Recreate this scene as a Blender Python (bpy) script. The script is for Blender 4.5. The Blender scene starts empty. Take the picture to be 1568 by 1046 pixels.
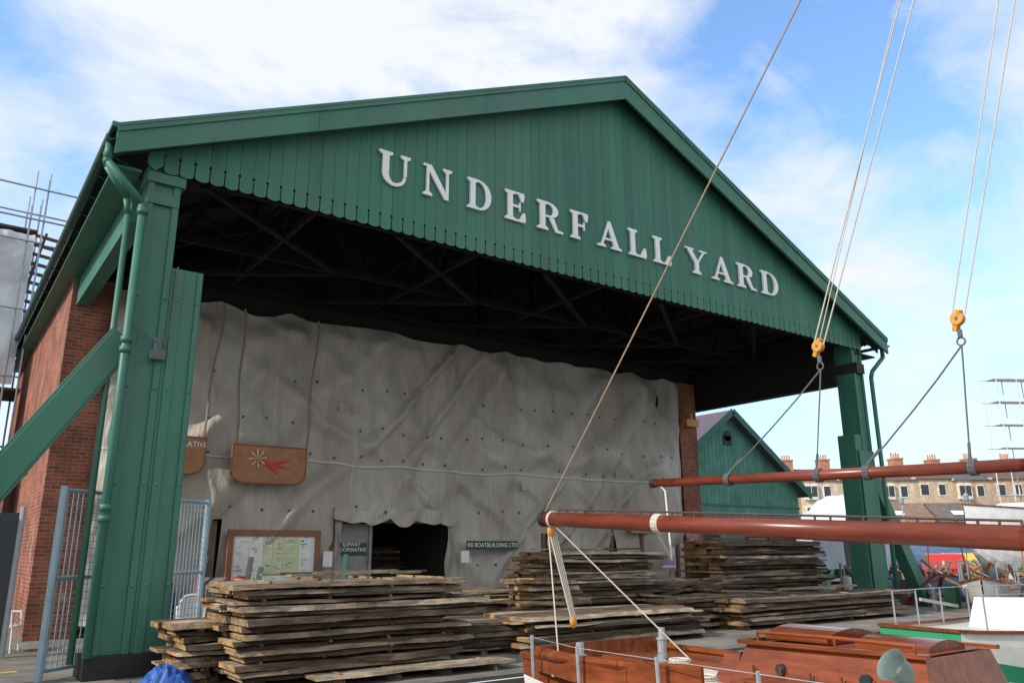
import bpy, math, random
from mathutils import Vector, noise, Matrix
random.seed(7)
R=random.Random(11)
SC=bpy.context.scene
# ------------------------------------------------------------ materials
MATS={}
def newmat(name):
    m=bpy.data.materials.new(name);m.use_nodes=True
    nt=m.node_tree;b=nt.nodes['Principled BSDF'];return m,nt,b
def mat(name,col,rough=.6,metal=0,var=.25,scale=3.0,bump=.0,bscale=30,attr=False,dirt=None,stretch=(1,1,1),dscale=.8,damt=.5,spec=.5,dlo=.48):
    if name in MATS: return MATS[name]
    m,nt,b=newmat(name);N=nt.nodes;L=nt.links
    tc=N.new('ShaderNodeTexCoord');mp=N.new('ShaderNodeMapping');mp.inputs['Scale'].default_value=stretch
    L.new(tc.outputs['Object'],mp.inputs[0])
    nz=N.new('ShaderNodeTexNoise');nz.inputs['Scale'].default_value=scale;nz.inputs['Detail'].default_value=6;nz.inputs['Roughness'].default_value=.65
    L.new(mp.outputs[0],nz.inputs['Vector'])
    mr=N.new('ShaderNodeMapRange');mr.inputs[1].default_value=.3;mr.inputs[2].default_value=.7
    mr.inputs[3].default_value=1-var;mr.inputs[4].default_value=1+var
    L.new(nz.outputs['Fac'],mr.inputs[0])
    mul=N.new('ShaderNodeVectorMath');mul.operation='SCALE'
    if attr:
        at=N.new('ShaderNodeAttribute');at.attribute_name='Col'
        L.new(at.outputs['Color'],mul.inputs[0])
    else: mul.inputs[0].default_value=col
    L.new(mr.outputs[0],mul.inputs['Scale'])
    out=mul.outputs[0]
    if dirt:
        n2=N.new('ShaderNodeTexNoise');n2.inputs['Scale'].default_value=dscale;n2.inputs['Detail'].default_value=8;n2.inputs['Roughness'].default_value=.7
        L.new(mp.outputs[0],n2.inputs['Vector'])
        r2=N.new('ShaderNodeMapRange');r2.inputs[1].default_value=dlo;r2.inputs[2].default_value=.72;r2.inputs[3].default_value=0;r2.inputs[4].default_value=damt
        L.new(n2.outputs['Fac'],r2.inputs[0])
        mx=N.new('ShaderNodeMix');mx.data_type='RGBA';L.new(r2.outputs[0],mx.inputs['Factor'])
        L.new(out,mx.inputs[6]);mx.inputs[7].default_value=(*dirt,1);out=mx.outputs[2]
    L.new(out,b.inputs['Base Color'])
    b.inputs['Roughness'].default_value=rough;b.inputs['Metallic'].default_value=metal
    b.inputs['Specular IOR Level'].default_value=spec
    if bump>0:
        n3=N.new('ShaderNodeTexNoise');n3.inputs['Scale'].default_value=bscale;n3.inputs['Detail'].default_value=5
        L.new(mp.outputs[0],n3.inputs['Vector'])
        bp=N.new('ShaderNodeBump');bp.inputs['Strength'].default_value=bump;bp.inputs['Distance'].default_value=.02
        L.new(n3.outputs['Fac'],bp.inputs['Height']);L.new(bp.outputs[0],b.inputs['Normal'])
    MATS[name]=m;return m
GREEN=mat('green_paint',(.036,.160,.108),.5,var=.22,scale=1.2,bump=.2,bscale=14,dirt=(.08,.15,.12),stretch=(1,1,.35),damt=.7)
GREENB=mat('green_boards',(.036,.160,.108),.6,var=.15,scale=2,attr=True,bump=.2,bscale=20,stretch=(1,1,.12),dirt=(.085,.17,.135),damt=.55,dscale=.6)
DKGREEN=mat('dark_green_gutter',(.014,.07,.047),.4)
BLACK=mat('black_paint',(.012,.012,.013),.6)
WHITE=mat('white_paint',(.84,.84,.83),.4,var=.05)
WHITE2=mat('white_gelcoat',(.76,.76,.73),.3,var=.06,dirt=(.5,.47,.4),damt=.35)
STEEL=mat('galvanised_steel',(.38,.42,.45),.45,metal=.4,var=.2,scale=8)
BLUEGREY=mat('bluegrey_paint',(.27,.38,.45),.5,var=.15)
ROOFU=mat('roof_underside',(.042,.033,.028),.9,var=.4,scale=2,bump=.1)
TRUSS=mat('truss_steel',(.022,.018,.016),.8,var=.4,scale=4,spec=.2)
SLATE=mat('slate_roof',(.10,.075,.10),.6,var=.3,scale=6)
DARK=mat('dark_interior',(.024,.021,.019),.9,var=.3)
WOODATTR=mat('sawn_timber',(1,1,1),.85,var=.55,scale=7,attr=True,bump=1.0,bscale=30,stretch=(.45,1,3.0),dirt=(.05,.035,.025),dscale=2.6,damt=.8,dlo=.43,spec=.2)
VARN=mat('varnished_wood',(.205,.052,.016),.16,var=.45,scale=5,stretch=(3,.3,2),bump=.03,spec=.28)
SPAR=mat('spar_varnish',(.165,.034,.018),.28,var=.45,scale=5,stretch=(1,.25,1),dirt=(.22,.065,.035),damt=.6,dscale=2,spec=.4)
PLY=mat('plywood_sign',(.33,.14,.055),.5,var=.25,scale=4)
OAK=mat('weathered_wood',(.15,.10,.065),.8,var=.35,scale=5,bump=.3,stretch=(3,3,.4))
ROPE=mat('rope_white',(.60,.55,.46),.8,var=.15,scale=40)
ROPEG=mat('rope_grey',(.11,.12,.13),.8,var=.2,scale=40)
ROPET=mat('rope_tan',(.26,.21,.15),.8,var=.2,scale=40)
YEL=mat('block_yellow',(.62,.27,.03),.4,var=.2,scale=20)
BLUE=mat('blue_plastic',(.02,.09,.36),.5)
EYE=mat('eyelet_blue',(.035,.07,.17),.5)
PAPER=mat('paper',(.72,.74,.74),.5,var=.05,attr=False)
COLATTR=mat('painted_colours',(1,1,1),.5,var=.12,attr=True)
COLROUGH=mat('weathered_colours',(1,1,1),.75,var=.3,scale=1.5,attr=True,bump=.2)
CARP=mat('car_paint',(1,1,1),.2,var=.03,attr=True)
GLASS=mat('window_glass',(.03,.04,.05),.08,var=.1)
RUBBER=mat('rubber',(.02,.02,.02),.8)
SHEET=mat('white_sheeting',(.62,.66,.71),.6,var=.14,scale=1.2,bump=.4,bscale=3)
def brickmat():
    m,nt,b=newmat('red_brick');N=nt.nodes;L=nt.links
    tc=N.new('ShaderNodeTexCoord');sp=N.new('ShaderNodeSeparateXYZ');L.new(tc.outputs['Object'],sp.inputs[0])
    ad=N.new('ShaderNodeMath');L.new(sp.outputs[0],ad.inputs[0]);L.new(sp.outputs[1],ad.inputs[1])
    cb=N.new('ShaderNodeCombineXYZ');L.new(ad.outputs[0],cb.inputs[0]);L.new(sp.outputs[2],cb.inputs[1])
    br=N.new('ShaderNodeTexBrick');br.inputs['Scale'].default_value=1;br.inputs['Brick Width'].default_value=.23;br.inputs['Row Height'].default_value=.078
    br.inputs['Mortar Size'].default_value=.009;br.inputs['Color1'].default_value=(.36,.095,.045,1);br.inputs['Color2'].default_value=(.20,.055,.032,1);br.inputs['Mortar'].default_value=(.25,.20,.16,1)
    L.new(cb.outputs[0],br.inputs['Vector'])
    nz=N.new('ShaderNodeTexNoise');nz.inputs['Scale'].default_value=1.5;nz.inputs['Detail'].default_value=7;L.new(tc.outputs['Object'],nz.inputs['Vector'])
    mr=N.new('ShaderNodeMapRange');mr.inputs[1].default_value=.3;mr.inputs[2].default_value=.7;mr.inputs[3].default_value=.6;mr.inputs[4].default_value=1.35;L.new(nz.outputs[0],mr.inputs[0])
    mu=N.new('ShaderNodeVectorMath');mu.operation='SCALE';L.new(br.outputs['Color'],mu.inputs[0]);L.new(mr.outputs[0],mu.inputs['Scale'])
    n2=N.new('ShaderNodeTexNoise');n2.inputs['Scale'].default_value=.9;n2.inputs['Detail'].default_value=8;n2.inputs['Roughness'].default_value=.75;L.new(tc.outputs['Object'],n2.inputs['Vector'])
    r2=N.new('ShaderNodeMapRange');r2.inputs[1].default_value=.54;r2.inputs[2].default_value=.60;r2.inputs[3].default_value=0;r2.inputs[4].default_value=.6;L.new(n2.outputs[0],r2.inputs[0])
    lt=N.new('ShaderNodeMath');lt.operation='LESS_THAN';lt.inputs[1].default_value=2.6;L.new(sp.outputs[2],lt.inputs[0])
    mm=N.new('ShaderNodeMath');mm.operation='MULTIPLY';L.new(r2.outputs[0],mm.inputs[0]);L.new(lt.outputs[0],mm.inputs[1])
    mx=N.new('ShaderNodeMix');mx.data_type='RGBA';L.new(mm.outputs[0],mx.inputs[0]);L.new(mu.outputs[0],mx.inputs[6]);mx.inputs[7].default_value=(.5,.46,.42,1)
    L.new(mx.outputs[2],b.inputs['Base Color']);b.inputs['Roughness'].default_value=.9
    bp=N.new('ShaderNodeBump');bp.inputs['Strength'].default_value=.6;bp.inputs['Distance'].default_value=.01;bp.invert=True
    L.new(br.outputs['Fac'],bp.inputs['Height']);L.new(bp.outputs[0],b.inputs['Normal'])
    return m
BRICK=brickmat()
def tarpmat():
    m,nt,b=newmat('scaffold_tarpaulin');N=nt.nodes;L=nt.links
    tc=N.new('ShaderNodeTexCoord');sp=N.new('ShaderNodeSeparateXYZ');L.new(tc.outputs['Object'],sp.inputs[0])
    mp=N.new('ShaderNodeMapping');mp.inputs['Scale'].default_value=(1.3,1,.45);mp.inputs['Rotation'].default_value=(0,.25,0);L.new(tc.outputs['Object'],mp.inputs[0])
    nz=N.new('ShaderNodeTexNoise');nz.inputs['Scale'].default_value=.55;nz.inputs['Detail'].default_value=7;nz.inputs['Roughness'].default_value=.6;nz.inputs['Distortion'].default_value=.3;L.new(mp.outputs[0],nz.inputs['Vector'])
    cr=N.new('ShaderNodeValToRGB');cr.color_ramp.elements[0].position=.28;cr.color_ramp.elements[0].color=(.31,.265,.21,1)
    cr.color_ramp.elements[1].position=.66;cr.color_ramp.elements[1].color=(.54,.51,.47,1);L.new(nz.outputs[0],cr.inputs[0])
    def band(sock,c,w):
        s=N.new('ShaderNodeMath');s.operation='SUBTRACT';L.new(sock,s.inputs[0]);s.inputs[1].default_value=c
        a=N.new('ShaderNodeMath');a.operation='ABSOLUTE';L.new(s.outputs[0],a.inputs[0])
        l=N.new('ShaderNodeMath');l.operation='LESS_THAN';L.new(a.outputs[0],l.inputs[0]);l.inputs[1].default_value=w;return l.outputs[0]
    def mixc(fac,a,col,k=1):
        mk=N.new('ShaderNodeMath');mk.operation='MULTIPLY';L.new(fac,mk.inputs[0]);mk.inputs[1].default_value=k
        mx=N.new('ShaderNodeMix');mx.data_type='RGBA';L.new(mk.outputs[0],mx.inputs[0]);L.new(a,mx.inputs[6]);mx.inputs[7].default_value=(*col,1);return mx.outputs[2]
    out=cr.outputs[0]
    # vertical run-off stains
    mp3=N.new('ShaderNodeMapping');mp3.inputs['Scale'].default_value=(3.2,1,.18);L.new(tc.outputs['Object'],mp3.inputs[0])
    n3=N.new('ShaderNodeTexNoise');n3.inputs['Scale'].default_value=1;n3.inputs['Detail'].default_value=8;n3.inputs['Roughness'].default_value=.7;L.new(mp3.outputs[0],n3.inputs['Vector'])
    r3=N.new('ShaderNodeMapRange');r3.inputs[1].default_value=.5;r3.inputs[2].default_value=.75;r3.inputs[3].default_value=0;r3.inputs[4].default_value=.55;L.new(n3.outputs[0],r3.inputs[0])
    mx3=N.new('ShaderNodeMix');mx3.data_type='RGBA';L.new(r3.outputs[0],mx3.inputs[0]);L.new(out,mx3.inputs[6]);mx3.inputs[7].default_value=(.25,.21,.165,1);out=mx3.outputs[2]
    for ax,sc_ in ((0,.055),(2,.055)):
        pg=N.new('ShaderNodeMath');pg.operation='PINGPONG';L.new(sp.outputs[ax],pg.inputs[0]);pg.inputs[1].default_value=sc_
        out=mixc(band(pg.outputs[0],0,.005),out,(.32,.30,.27),.3)
    nw=N.new('ShaderNodeTexNoise');nw.inputs['Scale'].default_value=.5;L.new(tc.outputs['Object'],nw.inputs['Vector'])
    ma=N.new('ShaderNodeMath');ma.operation='MULTIPLY_ADD';L.new(nw.outputs[0],ma.inputs[0]);ma.inputs[1].default_value=.30;L.new(sp.outputs[2],ma.inputs[2])
    out=mixc(band(ma.outputs[0],3.88,.022),out,(.60,.60,.58),.8)
    out=mixc(band(ma.outputs[0],3.84,.012),out,(.16,.17,.2),.8)
    out=mixc(band(ma.outputs[0],5.4,.010),out,(.3,.28,.25),.5)
    md=N.new('ShaderNodeMath');md.operation='PINGPONG';L.new(sp.outputs[0],md.inputs[0]);md.inputs[1].default_value=1.05
    out=mixc(band(md.outputs[0],.0,.014),out,(.60,.58,.55),.35)
    L.new(out,b.inputs['Base Color']);b.inputs['Roughness'].default_value=.6
    wv=N.new('ShaderNodeTexNoise');wv.inputs['Scale'].default_value=1.9;wv.inputs['Detail'].default_value=4;wv.inputs['Distortion'].default_value=1.2;L.new(mp.outputs[0],wv.inputs['Vector'])
    bp=N.new('ShaderNodeBump');bp.inputs['Strength'].default_value=.6;bp.inputs['Distance'].default_value=.12;L.new(wv.outputs[0],bp.inputs['Height'])
    L.new(bp.outputs[0],b.inputs['Normal'])
    return m
TARP=tarpmat()
# ------------------------------------------------------------ mesh builder
class MB:
    def __init__(s): s.v=[];s.f=[];s.m=[];s.c=[]
    def add(s,vs,fs,m=0,c=(1,1,1)):
        o=len(s.v);s.v+= [tuple(p) for p in vs]
        for f in fs: s.f.append([i+o for i in f]);s.m.append(m);s.c.append(c)
    def box(s,x0,x1,y0,y1,z0,z1,m=0,c=(1,1,1)):
        s.add([(x0,y0,z0),(x1,y0,z0),(x1,y1,z0),(x0,y1,z0),(x0,y0,z1),(x1,y0,z1),(x1,y1,z1),(x0,y1,z1)],
          [(0,3,2,1),(4,5,6,7),(0,1,5,4),(1,2,6,5),(2,3,7,6),(3,0,4,7)],m,c)
    def prism(s,poly,y0,y1,m=0,c=(1,1,1)):
        n=len(poly)
        s.add([(x,y0,z) for x,z in poly]+[(x,y1,z) for x,z in poly],
          [tuple(range(n)),tuple(range(2*n-1,n-1,-1))]+[(i,i+n,(i+1)%n+n,(i+1)%n) for i in range(n)],m,c)
    def prismg(s,pts0,pts1,m=0,c=(1,1,1)):
        n=len(pts0)
        s.add(list(pts0)+list(pts1),[tuple(range(n)),tuple(range(2*n-1,n-1,-1))]+[(i,i+n,(i+1)%n+n,(i+1)%n) for i in range(n)],m,c)
    def tube(s,p,q,r,n=8,r2=None,m=0,c=(1,1,1)):
        p=Vector(p);q=Vector(q);d=(q-p);
        if d.length<1e-6:return
        d.normalize();a=Vector((0,0,1)) if abs(d.z)<.9 else Vector((1,0,0))
        u=d.cross(a).normalized();w=d.cross(u)
        r2=r if r2 is None else r2
        vs=[p+(u*math.cos(t)+w*math.sin(t))*r for t in [2*math.pi*i/n for i in range(n)]]+[q+(u*math.cos(t)+w*math.sin(t))*r2 for t in [2*math.pi*i/n for i in range(n)]]
        s.add(vs,[(i,(i+1)%n,(i+1)%n+n,i+n) for i in range(n)]+[tuple(range(n-1,-1,-1)),tuple(range(n,2*n))],m,c)
    def path(s,pts,r,n=8,m=0,c=(1,1,1)):
        for a,b in zip(pts,pts[1:]): s.tube(a,b,r,n,None,m,c)
    def beam(s,p,q,w,h,m=0,c=(1,1,1),up=(0,0,1)):
        p=Vector(p);q=Vector(q);d=(q-p).normalized();up=Vector(up)
        if abs(d.dot(up))>.98: up=Vector((0,1,0))
        u=d.cross(up).normalized()*w/2;w_=u.cross(d).normalized()*h/2
        s.add([p-u-w_,p+u-w_,p+u+w_,p-u+w_,q-u-w_,q+u-w_,q+u+w_,q-u+w_],[(0,1,2,3),(7,6,5,4),(0,4,5,1),(1,5,6,2),(2,6,7,3),(3,7,4,0)],m,c)
    def sphere(s,c0,r,m=0,c=(1,1,1),n=10,sc=(1,1,1)):
        vs=[];fs=[]
        for i in range(n//2+1):
            ph=math.pi*i/(n//2)
            for j in range(n):
                t=2*math.pi*j/n;vs.append((c0[0]+r*sc[0]*math.sin(ph)*math.cos(t),c0[1]+r*sc[1]*math.sin(ph)*math.sin(t),c0[2]+r*sc[2]*math.cos(ph)))
        for i in range(n//2):
            for j in range(n): fs.append((i*n+j,i*n+(j+1)%n,(i+1)*n+(j+1)%n,(i+1)*n+j))
        s.add(vs,fs,m,c)
    def done(s,name,mats,parent=None,smooth=False,bevel=0,loc=None,rot=None):
        me=bpy.data.meshes.new(name);me.from_pydata(s.v,[],s.f)
        for m in (mats if isinstance(mats,(list,tuple)) else [mats]): me.materials.append(m)
        me.polygons.foreach_set('material_index',s.m)
        ca=me.color_attributes.new('Col','FLOAT_COLOR','CORNER')
        buf=[]
        for p,c in zip(me.polygons,s.c):
            for _ in p.vertices: buf+= [c[0],c[1],c[2],1]
        ca.data.foreach_set('color',buf)
        if smooth: me.polygons.foreach_set('use_smooth',[True]*len(me.polygons))
        me.update()
        o=bpy.data.objects.new(name,me);bpy.context.collection.objects.link(o)
        if parent: o.parent=parent
        if loc: o.location=loc
        if rot: o.rotation_euler=rot
        if bevel:
            b=o.modifiers.new('b','BEVEL');b.width=bevel;b.segments=2;b.limit_method='ANGLE'
        return o
def empty(name,loc=(0,0,0),rot=(0,0,0)):
    e=bpy.data.objects.new(name,None);e.location=loc;e.rotation_euler=rot;e.empty_display_size=.3
    bpy.context.collection.objects.link(e);return e
def jit(c,a=.1):
    k=1+R.uniform(-a,a);return (c[0]*k,c[1]*k,c[2]*k)
# ------------------------------------------------------------ camera
cam=bpy.data.cameras.new('camera');cam.sensor_width=36;cam.lens=36*1205.17/1568;cam.clip_end=3000;cam.clip_start=.1
co=bpy.data.objects.new('camera',cam);bpy.context.collection.objects.link(co);SC.camera=co
a,p,r=.6310,.2593,-.0041
d=Vector((math.sin(a),math.cos(a),0));Rt=Vector((math.cos(a),-math.sin(a),0));up=Vector((0,0,1))
F=d*math.cos(p)+up*math.sin(p);U=-d*math.sin(p)+up*math.cos(p)
R2=Rt*math.cos(r)+U*math.sin(r);U2=-Rt*math.sin(r)+U*math.cos(r)
M=Matrix((R2,U2,-F)).transposed().to_4x4();M.translation=Vector((0,0,1.65));co.matrix_world=M
# ------------------------------------------------------------ world
SUNV=Vector((-.80,.02,.56)).normalized()
w=bpy.data.worlds.new('World');SC.world=w;w.use_nodes=True
nt=w.node_tree;N=nt.nodes;L=nt.links;bg=N['Background'];bg.inputs[1].default_value=.15
sk=N.new('ShaderNodeTexSky');sk.sky_type='NISHITA';sk.sun_disc=False;sk.sun_elevation=math.asin(SUNV.z);sk.sun_rotation=math.atan2(SUNV.x,SUNV.y)
sk.air_density=1.0;sk.dust_density=.4;sk.ozone_density=1.8
gain=N.new('ShaderNodeVectorMath');gain.operation='MULTIPLY';gain.inputs[1].default_value=(1.6,2.0,2.3);L.new(sk.outputs[0],gain.inputs[0])
tc=N.new('ShaderNodeTexCoord');mp=N.new('ShaderNodeMapping');mp.inputs['Scale'].default_value=(1.6,1.6,3.0);mp.inputs['Rotation'].default_value=(.35,.25,0);mp.inputs['Location'].default_value=(.9,.35,.2)
L.new(tc.outputs['Generated'],mp.inputs[0])
nz=N.new('ShaderNodeTexNoise');nz.inputs['Scale'].default_value=1.15;nz.inputs['Detail'].default_value=10;nz.inputs['Roughness'].default_value=.56;nz.inputs['Distortion'].default_value=.45
L.new(mp.outputs[0],nz.inputs['Vector'])
mp2=N.new('ShaderNodeMapping');mp2.inputs['Scale'].default_value=(2.2,4.2,5.5);mp2.inputs['Rotation'].default_value=(.5,-.35,.4);L.new(tc.outputs['Generated'],mp2.inputs[0])
n2=N.new('ShaderNodeTexNoise');n2.inputs['Scale'].default_value=1.3;n2.inputs['Detail'].default_value=9;n2.inputs['Roughness'].default_value=.6;n2.inputs['Distortion'].default_value=.6;L.new(mp2.outputs[0],n2.inputs['Vector'])
m2=N.new('ShaderNodeMapRange');m2.inputs[1].default_value=.35;m2.inputs[2].default_value=.7;m2.inputs[3].default_value=-.07;m2.inputs[4].default_value=.11;L.new(n2.outputs[0],m2.inputs[0])
a2=N.new('ShaderNodeMath');L.new(nz.outputs['Fac'],a2.inputs[0]);L.new(m2.outputs[0],a2.inputs[1])
dt=N.new('ShaderNodeVectorMath');dt.operation='DOT_PRODUCT';dt.inputs[1].default_value=(-.45,-.85,.1);L.new(tc.outputs['Generated'],dt.inputs[0])  # added cloud cover in the unseen sky behind the camera, for more fill light
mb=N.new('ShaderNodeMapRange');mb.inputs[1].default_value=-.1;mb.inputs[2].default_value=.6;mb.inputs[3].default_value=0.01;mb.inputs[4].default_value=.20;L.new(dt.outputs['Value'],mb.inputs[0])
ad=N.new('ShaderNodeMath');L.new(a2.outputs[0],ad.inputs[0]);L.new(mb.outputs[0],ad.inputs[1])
# extra bank of cloud low in the west, at the left of the view
d3=N.new('ShaderNodeVectorMath');d3.operation='DOT_PRODUCT';d3.inputs[1].default_value=(.02,.90,.43);L.new(tc.outputs['Generated'],d3.inputs[0])
m3=N.new('ShaderNodeMapRange');m3.inputs[1].default_value=.90;m3.inputs[2].default_value=1.0;m3.inputs[3].default_value=0;m3.inputs[4].default_value=.10;L.new(d3.outputs['Value'],m3.inputs[0])
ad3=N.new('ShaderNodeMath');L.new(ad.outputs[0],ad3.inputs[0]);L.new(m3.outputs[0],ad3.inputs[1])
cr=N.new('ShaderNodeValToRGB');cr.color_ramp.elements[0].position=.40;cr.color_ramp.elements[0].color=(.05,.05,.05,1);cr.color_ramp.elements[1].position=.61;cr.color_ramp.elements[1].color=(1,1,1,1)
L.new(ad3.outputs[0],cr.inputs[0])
sp=N.new('ShaderNodeSeparateXYZ');L.new(tc.outputs['Generated'],sp.inputs[0])
hz=N.new('ShaderNodeMapRange');hz.inputs[1].default_value=0;hz.inputs[2].default_value=.42;hz.inputs[3].default_value=.8;hz.inputs[4].default_value=0;L.new(sp.outputs[2],hz.inputs[0])
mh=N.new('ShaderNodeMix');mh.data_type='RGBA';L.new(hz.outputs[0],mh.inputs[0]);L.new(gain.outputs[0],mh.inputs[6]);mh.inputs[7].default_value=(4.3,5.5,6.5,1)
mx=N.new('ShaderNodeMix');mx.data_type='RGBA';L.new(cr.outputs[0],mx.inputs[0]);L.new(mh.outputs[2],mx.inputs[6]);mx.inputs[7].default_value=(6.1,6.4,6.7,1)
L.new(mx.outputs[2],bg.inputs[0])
sun=bpy.data.lights.new('sun','SUN');sun.energy=4.0;sun.angle=math.radians(.5);sun.color=(1,.94,.85)
so=bpy.data.objects.new('sun',sun);bpy.context.collection.objects.link(so);so.rotation_euler=SUNV.to_track_quat('Z','Y').to_euler();so.location=(-20,0,30)
SC.view_settings.view_transform='Standard';SC.view_settings.look='None';SC.view_settings.exposure=0
# ------------------------------------------------------------ ground / quay / water
GM=mat('yard_concrete',(.20,.18,.155),.9,var=.4,scale=1.2,bump=.5,bscale=8,dirt=(.06,.05,.04),dscale=.35,damt=.85)
g=MB()
g.add([(-400,-60,0),(4.3,-60,0),(4.3,9.2,0),(900,9.2,0),(900,900,0),(-400,900,0)],[(0,1,2,5),(2,3,4,5)])
g.done('ground',GM)
QM=mat('quay_stone',(.16,.14,.12),.9,var=.4,scale=2,bump=.6,bscale=6)
g=MB();g.add([(4.3,-60,-.01),(4.3,9.2,-.01),(4.3,9.2,-4),(4.3,-60,-4)],[(0,1,2,3)]);g.add([(4.3,9.2,-.01),(900,9.2,-.01),(900,9.2,-4),(4.3,9.2,-4)],[(0,1,2,3)])
g.box(3.95,4.3,-60,9.5,.004,.05);g.box(4.31,120,9.2,9.5,.004,.05);g.done('quay_wall',QM)
wm,nt2,b=newmat('harbour_water');b.inputs['Base Color'].default_value=(.03,.045,.035,1);b.inputs['Roughness'].default_value=.06
n_=nt2.nodes.new('ShaderNodeTexNoise');n_.inputs['Scale'].default_value=1.3;n_.inputs['Detail'].default_value=4
t_=nt2.nodes.new('ShaderNodeTexCoord');nt2.links.new(t_.outputs['Object'],n_.inputs['Vector'])
b_=nt2.nodes.new('ShaderNodeBump');b_.inputs['Strength'].default_value=.25;b_.inputs['Distance'].default_value=.1;nt2.links.new(n_.outputs[0],b_.inputs['Height']);nt2.links.new(b_.outputs[0],b.inputs['Normal'])
g=MB();g.add([(4.3,-60,-.95),(900,-60,-.95),(900,9.2,-.95),(4.3,9.2,-.95)],[(0,1,2,3)]);g.done('water',wm)
g=MB();g.add([(-1.5,13.9,.004),(1.4,13.9,.004),(1.4,14.05,.004),(-1.5,14.05,.004)],[(0,1,2,3)]);g.done('yellow_road_marking',mat('yellow_line',(.55,.38,.05),.8,var=.4,scale=10))
# ------------------------------------------------------------ boat shed
shed=empty('boat_shed')
XL,XR,XM,ZE,ZA=1.48,22.9,12.19,7.79,12.73
SL=(ZA-ZE)/(XM-XL)
def zr(x): return ZE+SL*(x-XL) if x<XM else ZE+SL*(XR-x)
g=MB()
for s_ in (0,1):
    e=XL if s_==0 else XR
    cuts=[0,.29,.62,1] if s_==0 else [0,.40,.78,1]
    for c0,c1 in zip(cuts,cuts[1:]):
        c1_=c1-.0007 if c1<1 else 1
        da=.42+.14*c0;db=.42+.14*c1
        g.prism([(e+(XM-e)*c0,ZE+(ZA-ZE)*c0),(e+(XM-e)*c1_,ZE+(ZA-ZE)*c1_),(e+(XM-e)*c1_,ZE+(ZA-ZE)*c1_-db),(e+(XM-e)*c0,ZE+(ZA-ZE)*c0-da)],11.98+R.uniform(-.003,.003),12.04)
g.done('barge_board',GREEN,shed)
g=MB()
for e in (XL,XR):
    g.beam((e,12.05,ZE+.03),(XM,12.05,ZA+.03),.22,.05)
    g.beam((e,11.965,ZE-.03),(XM,11.965,ZA-.03),.03,.09)
g.beam((XL-.02,12.0,ZE+.05),(XL-.02,30,ZE+.05),.12,.08)
g.done('verge_capping',GREEN,shed)
g=MB()
for e in (XL,XR):
    g.prismg([(e,12.045,ZE-.16),(XM,12.045,ZA-.16),(XM,12.045,ZA-.19),(e,12.045,ZE-.19)],[(e,12.40,ZE-.16),(XM,12.40,ZA-.16),(XM,12.40,ZA-.19),(e,12.40,ZE-.19)])
    g.prismg([(e,12.30,ZE-.20),(XM,12.30,ZA-.20),(XM,12.30,ZA-.34),(e,12.30,ZE-.34)],[(e,12.342,ZE-.20),(XM,12.342,ZA-.20),(XM,12.342,ZA-.34),(e,12.342,ZE-.34)])
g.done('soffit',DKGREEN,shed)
g=MB();bw=.236;x=2.0;YB=12.35;ZB=7.42
while x<22.0:
    x1=x+bw-.006;hw=(x1-x)/2;cx=(x+x1)/2
    dy=R.uniform(-.003,.003)
    zt0=zr(x)-.2;zt1=zr(x1)-.2
    pts=[(x,zt0),(x1,zt1)]
    zsl=ZB+.28
    for t in range(0,9):
        an=math.pi/2-math.pi*t/8
        pts.append((x1-.022*math.cos(an),zsl+.028*math.sin(an)))
    pts.append((x1-.007,zsl-.05));pts.append((x1-.007,ZB+.05))
    for t in range(0,9):
        an=-math.pi*t/8
        pts.append((cx+(hw-.007)*math.cos(an),ZB+.05+.05*math.sin(an)+R.uniform(-.003,.003)))
    pts.append((x+.007,ZB+.05));pts.append((x+.007,zsl-.05))
    for t in range(0,9):
        an=-math.pi/2+math.pi*t/8
        pts.append((x+.022*math.cos(an),zsl+.028*math.sin(an)))
    c=jit((.036,.160,.108),.12)
    if zt0>ZB+.45 and zt1>ZB+.45: g.prism(pts,YB+dy,YB+.022+dy,0,c)
    else:
        g.prism([(x,max(zt0,ZB+.2)),(x1,max(zt1,ZB+.2)),(x1,ZB+.1),(cx,ZB),(x,ZB+.1)],YB+dy,YB+.022+dy,0,c)
    x+=bw
g.done('gable_cladding',GREENB,shed)
g=MB();g.prism([(1.9,7.95),(XM,ZA-.25),(22.3,7.95)],12.38,12.395);g.done('cladding_backing',DKGREEN,shed)
g=MB();g.box(2.0,22.1,12.44,12.6,7.80,8.05);g.done('tie_beam',TRUSS,shed)
g=MB()
ys=[];y=12.06
while y<30: ys.append(y);y+=.055
for e in (XL-.05,XR+.05):
    vs=[]
    for i,yy in enumerate(ys):
        o=.018 if i%2 else -.018
        vs+= [(e,yy,ZE-.02+o),(XM,yy,ZA+o)]
    g.add(vs,[(2*i,2*i+1,2*i+3,2*i+2) for i in range(len(ys)-1)])
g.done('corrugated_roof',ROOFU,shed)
g=MB()
for i in range(1,9):
    for sgn in (-1,1):
        xx=XM+sgn*(i-.5)*1.27;zz=zr(xx)-.13
        g.box(xx-.04,xx+.04,12.45,18.6,zz-.10,zz+.02)
def truss(y):
    zb=7.75
    g.beam((2.2,y,zb),(22.1,y,zb),.10,.16)
    for e,s_ in ((2.2,1),(22.1,-1)):
        g.beam((e,y,zr(e)-.3),(XM,y,ZA-.35),.10,.18)
    n=8
    for i in range(n+1):
        for s_ in (-1,1):
            xx=XM+s_*i*9.9/n;zt=zr(xx)-.35
            if zt>zb+.15: g.beam((xx,y,zb),(xx,y,zt),.06,.06)
            if i<n:
                x2=XM+s_*(i+1)*9.9/n
                g.beam((xx,y,zt if i%2 else zb),(x2,y,zb if i%2 else zr(x2)-.35),.06,.09)
for y in (13.0,15.8,18.3): truss(y)
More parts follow.
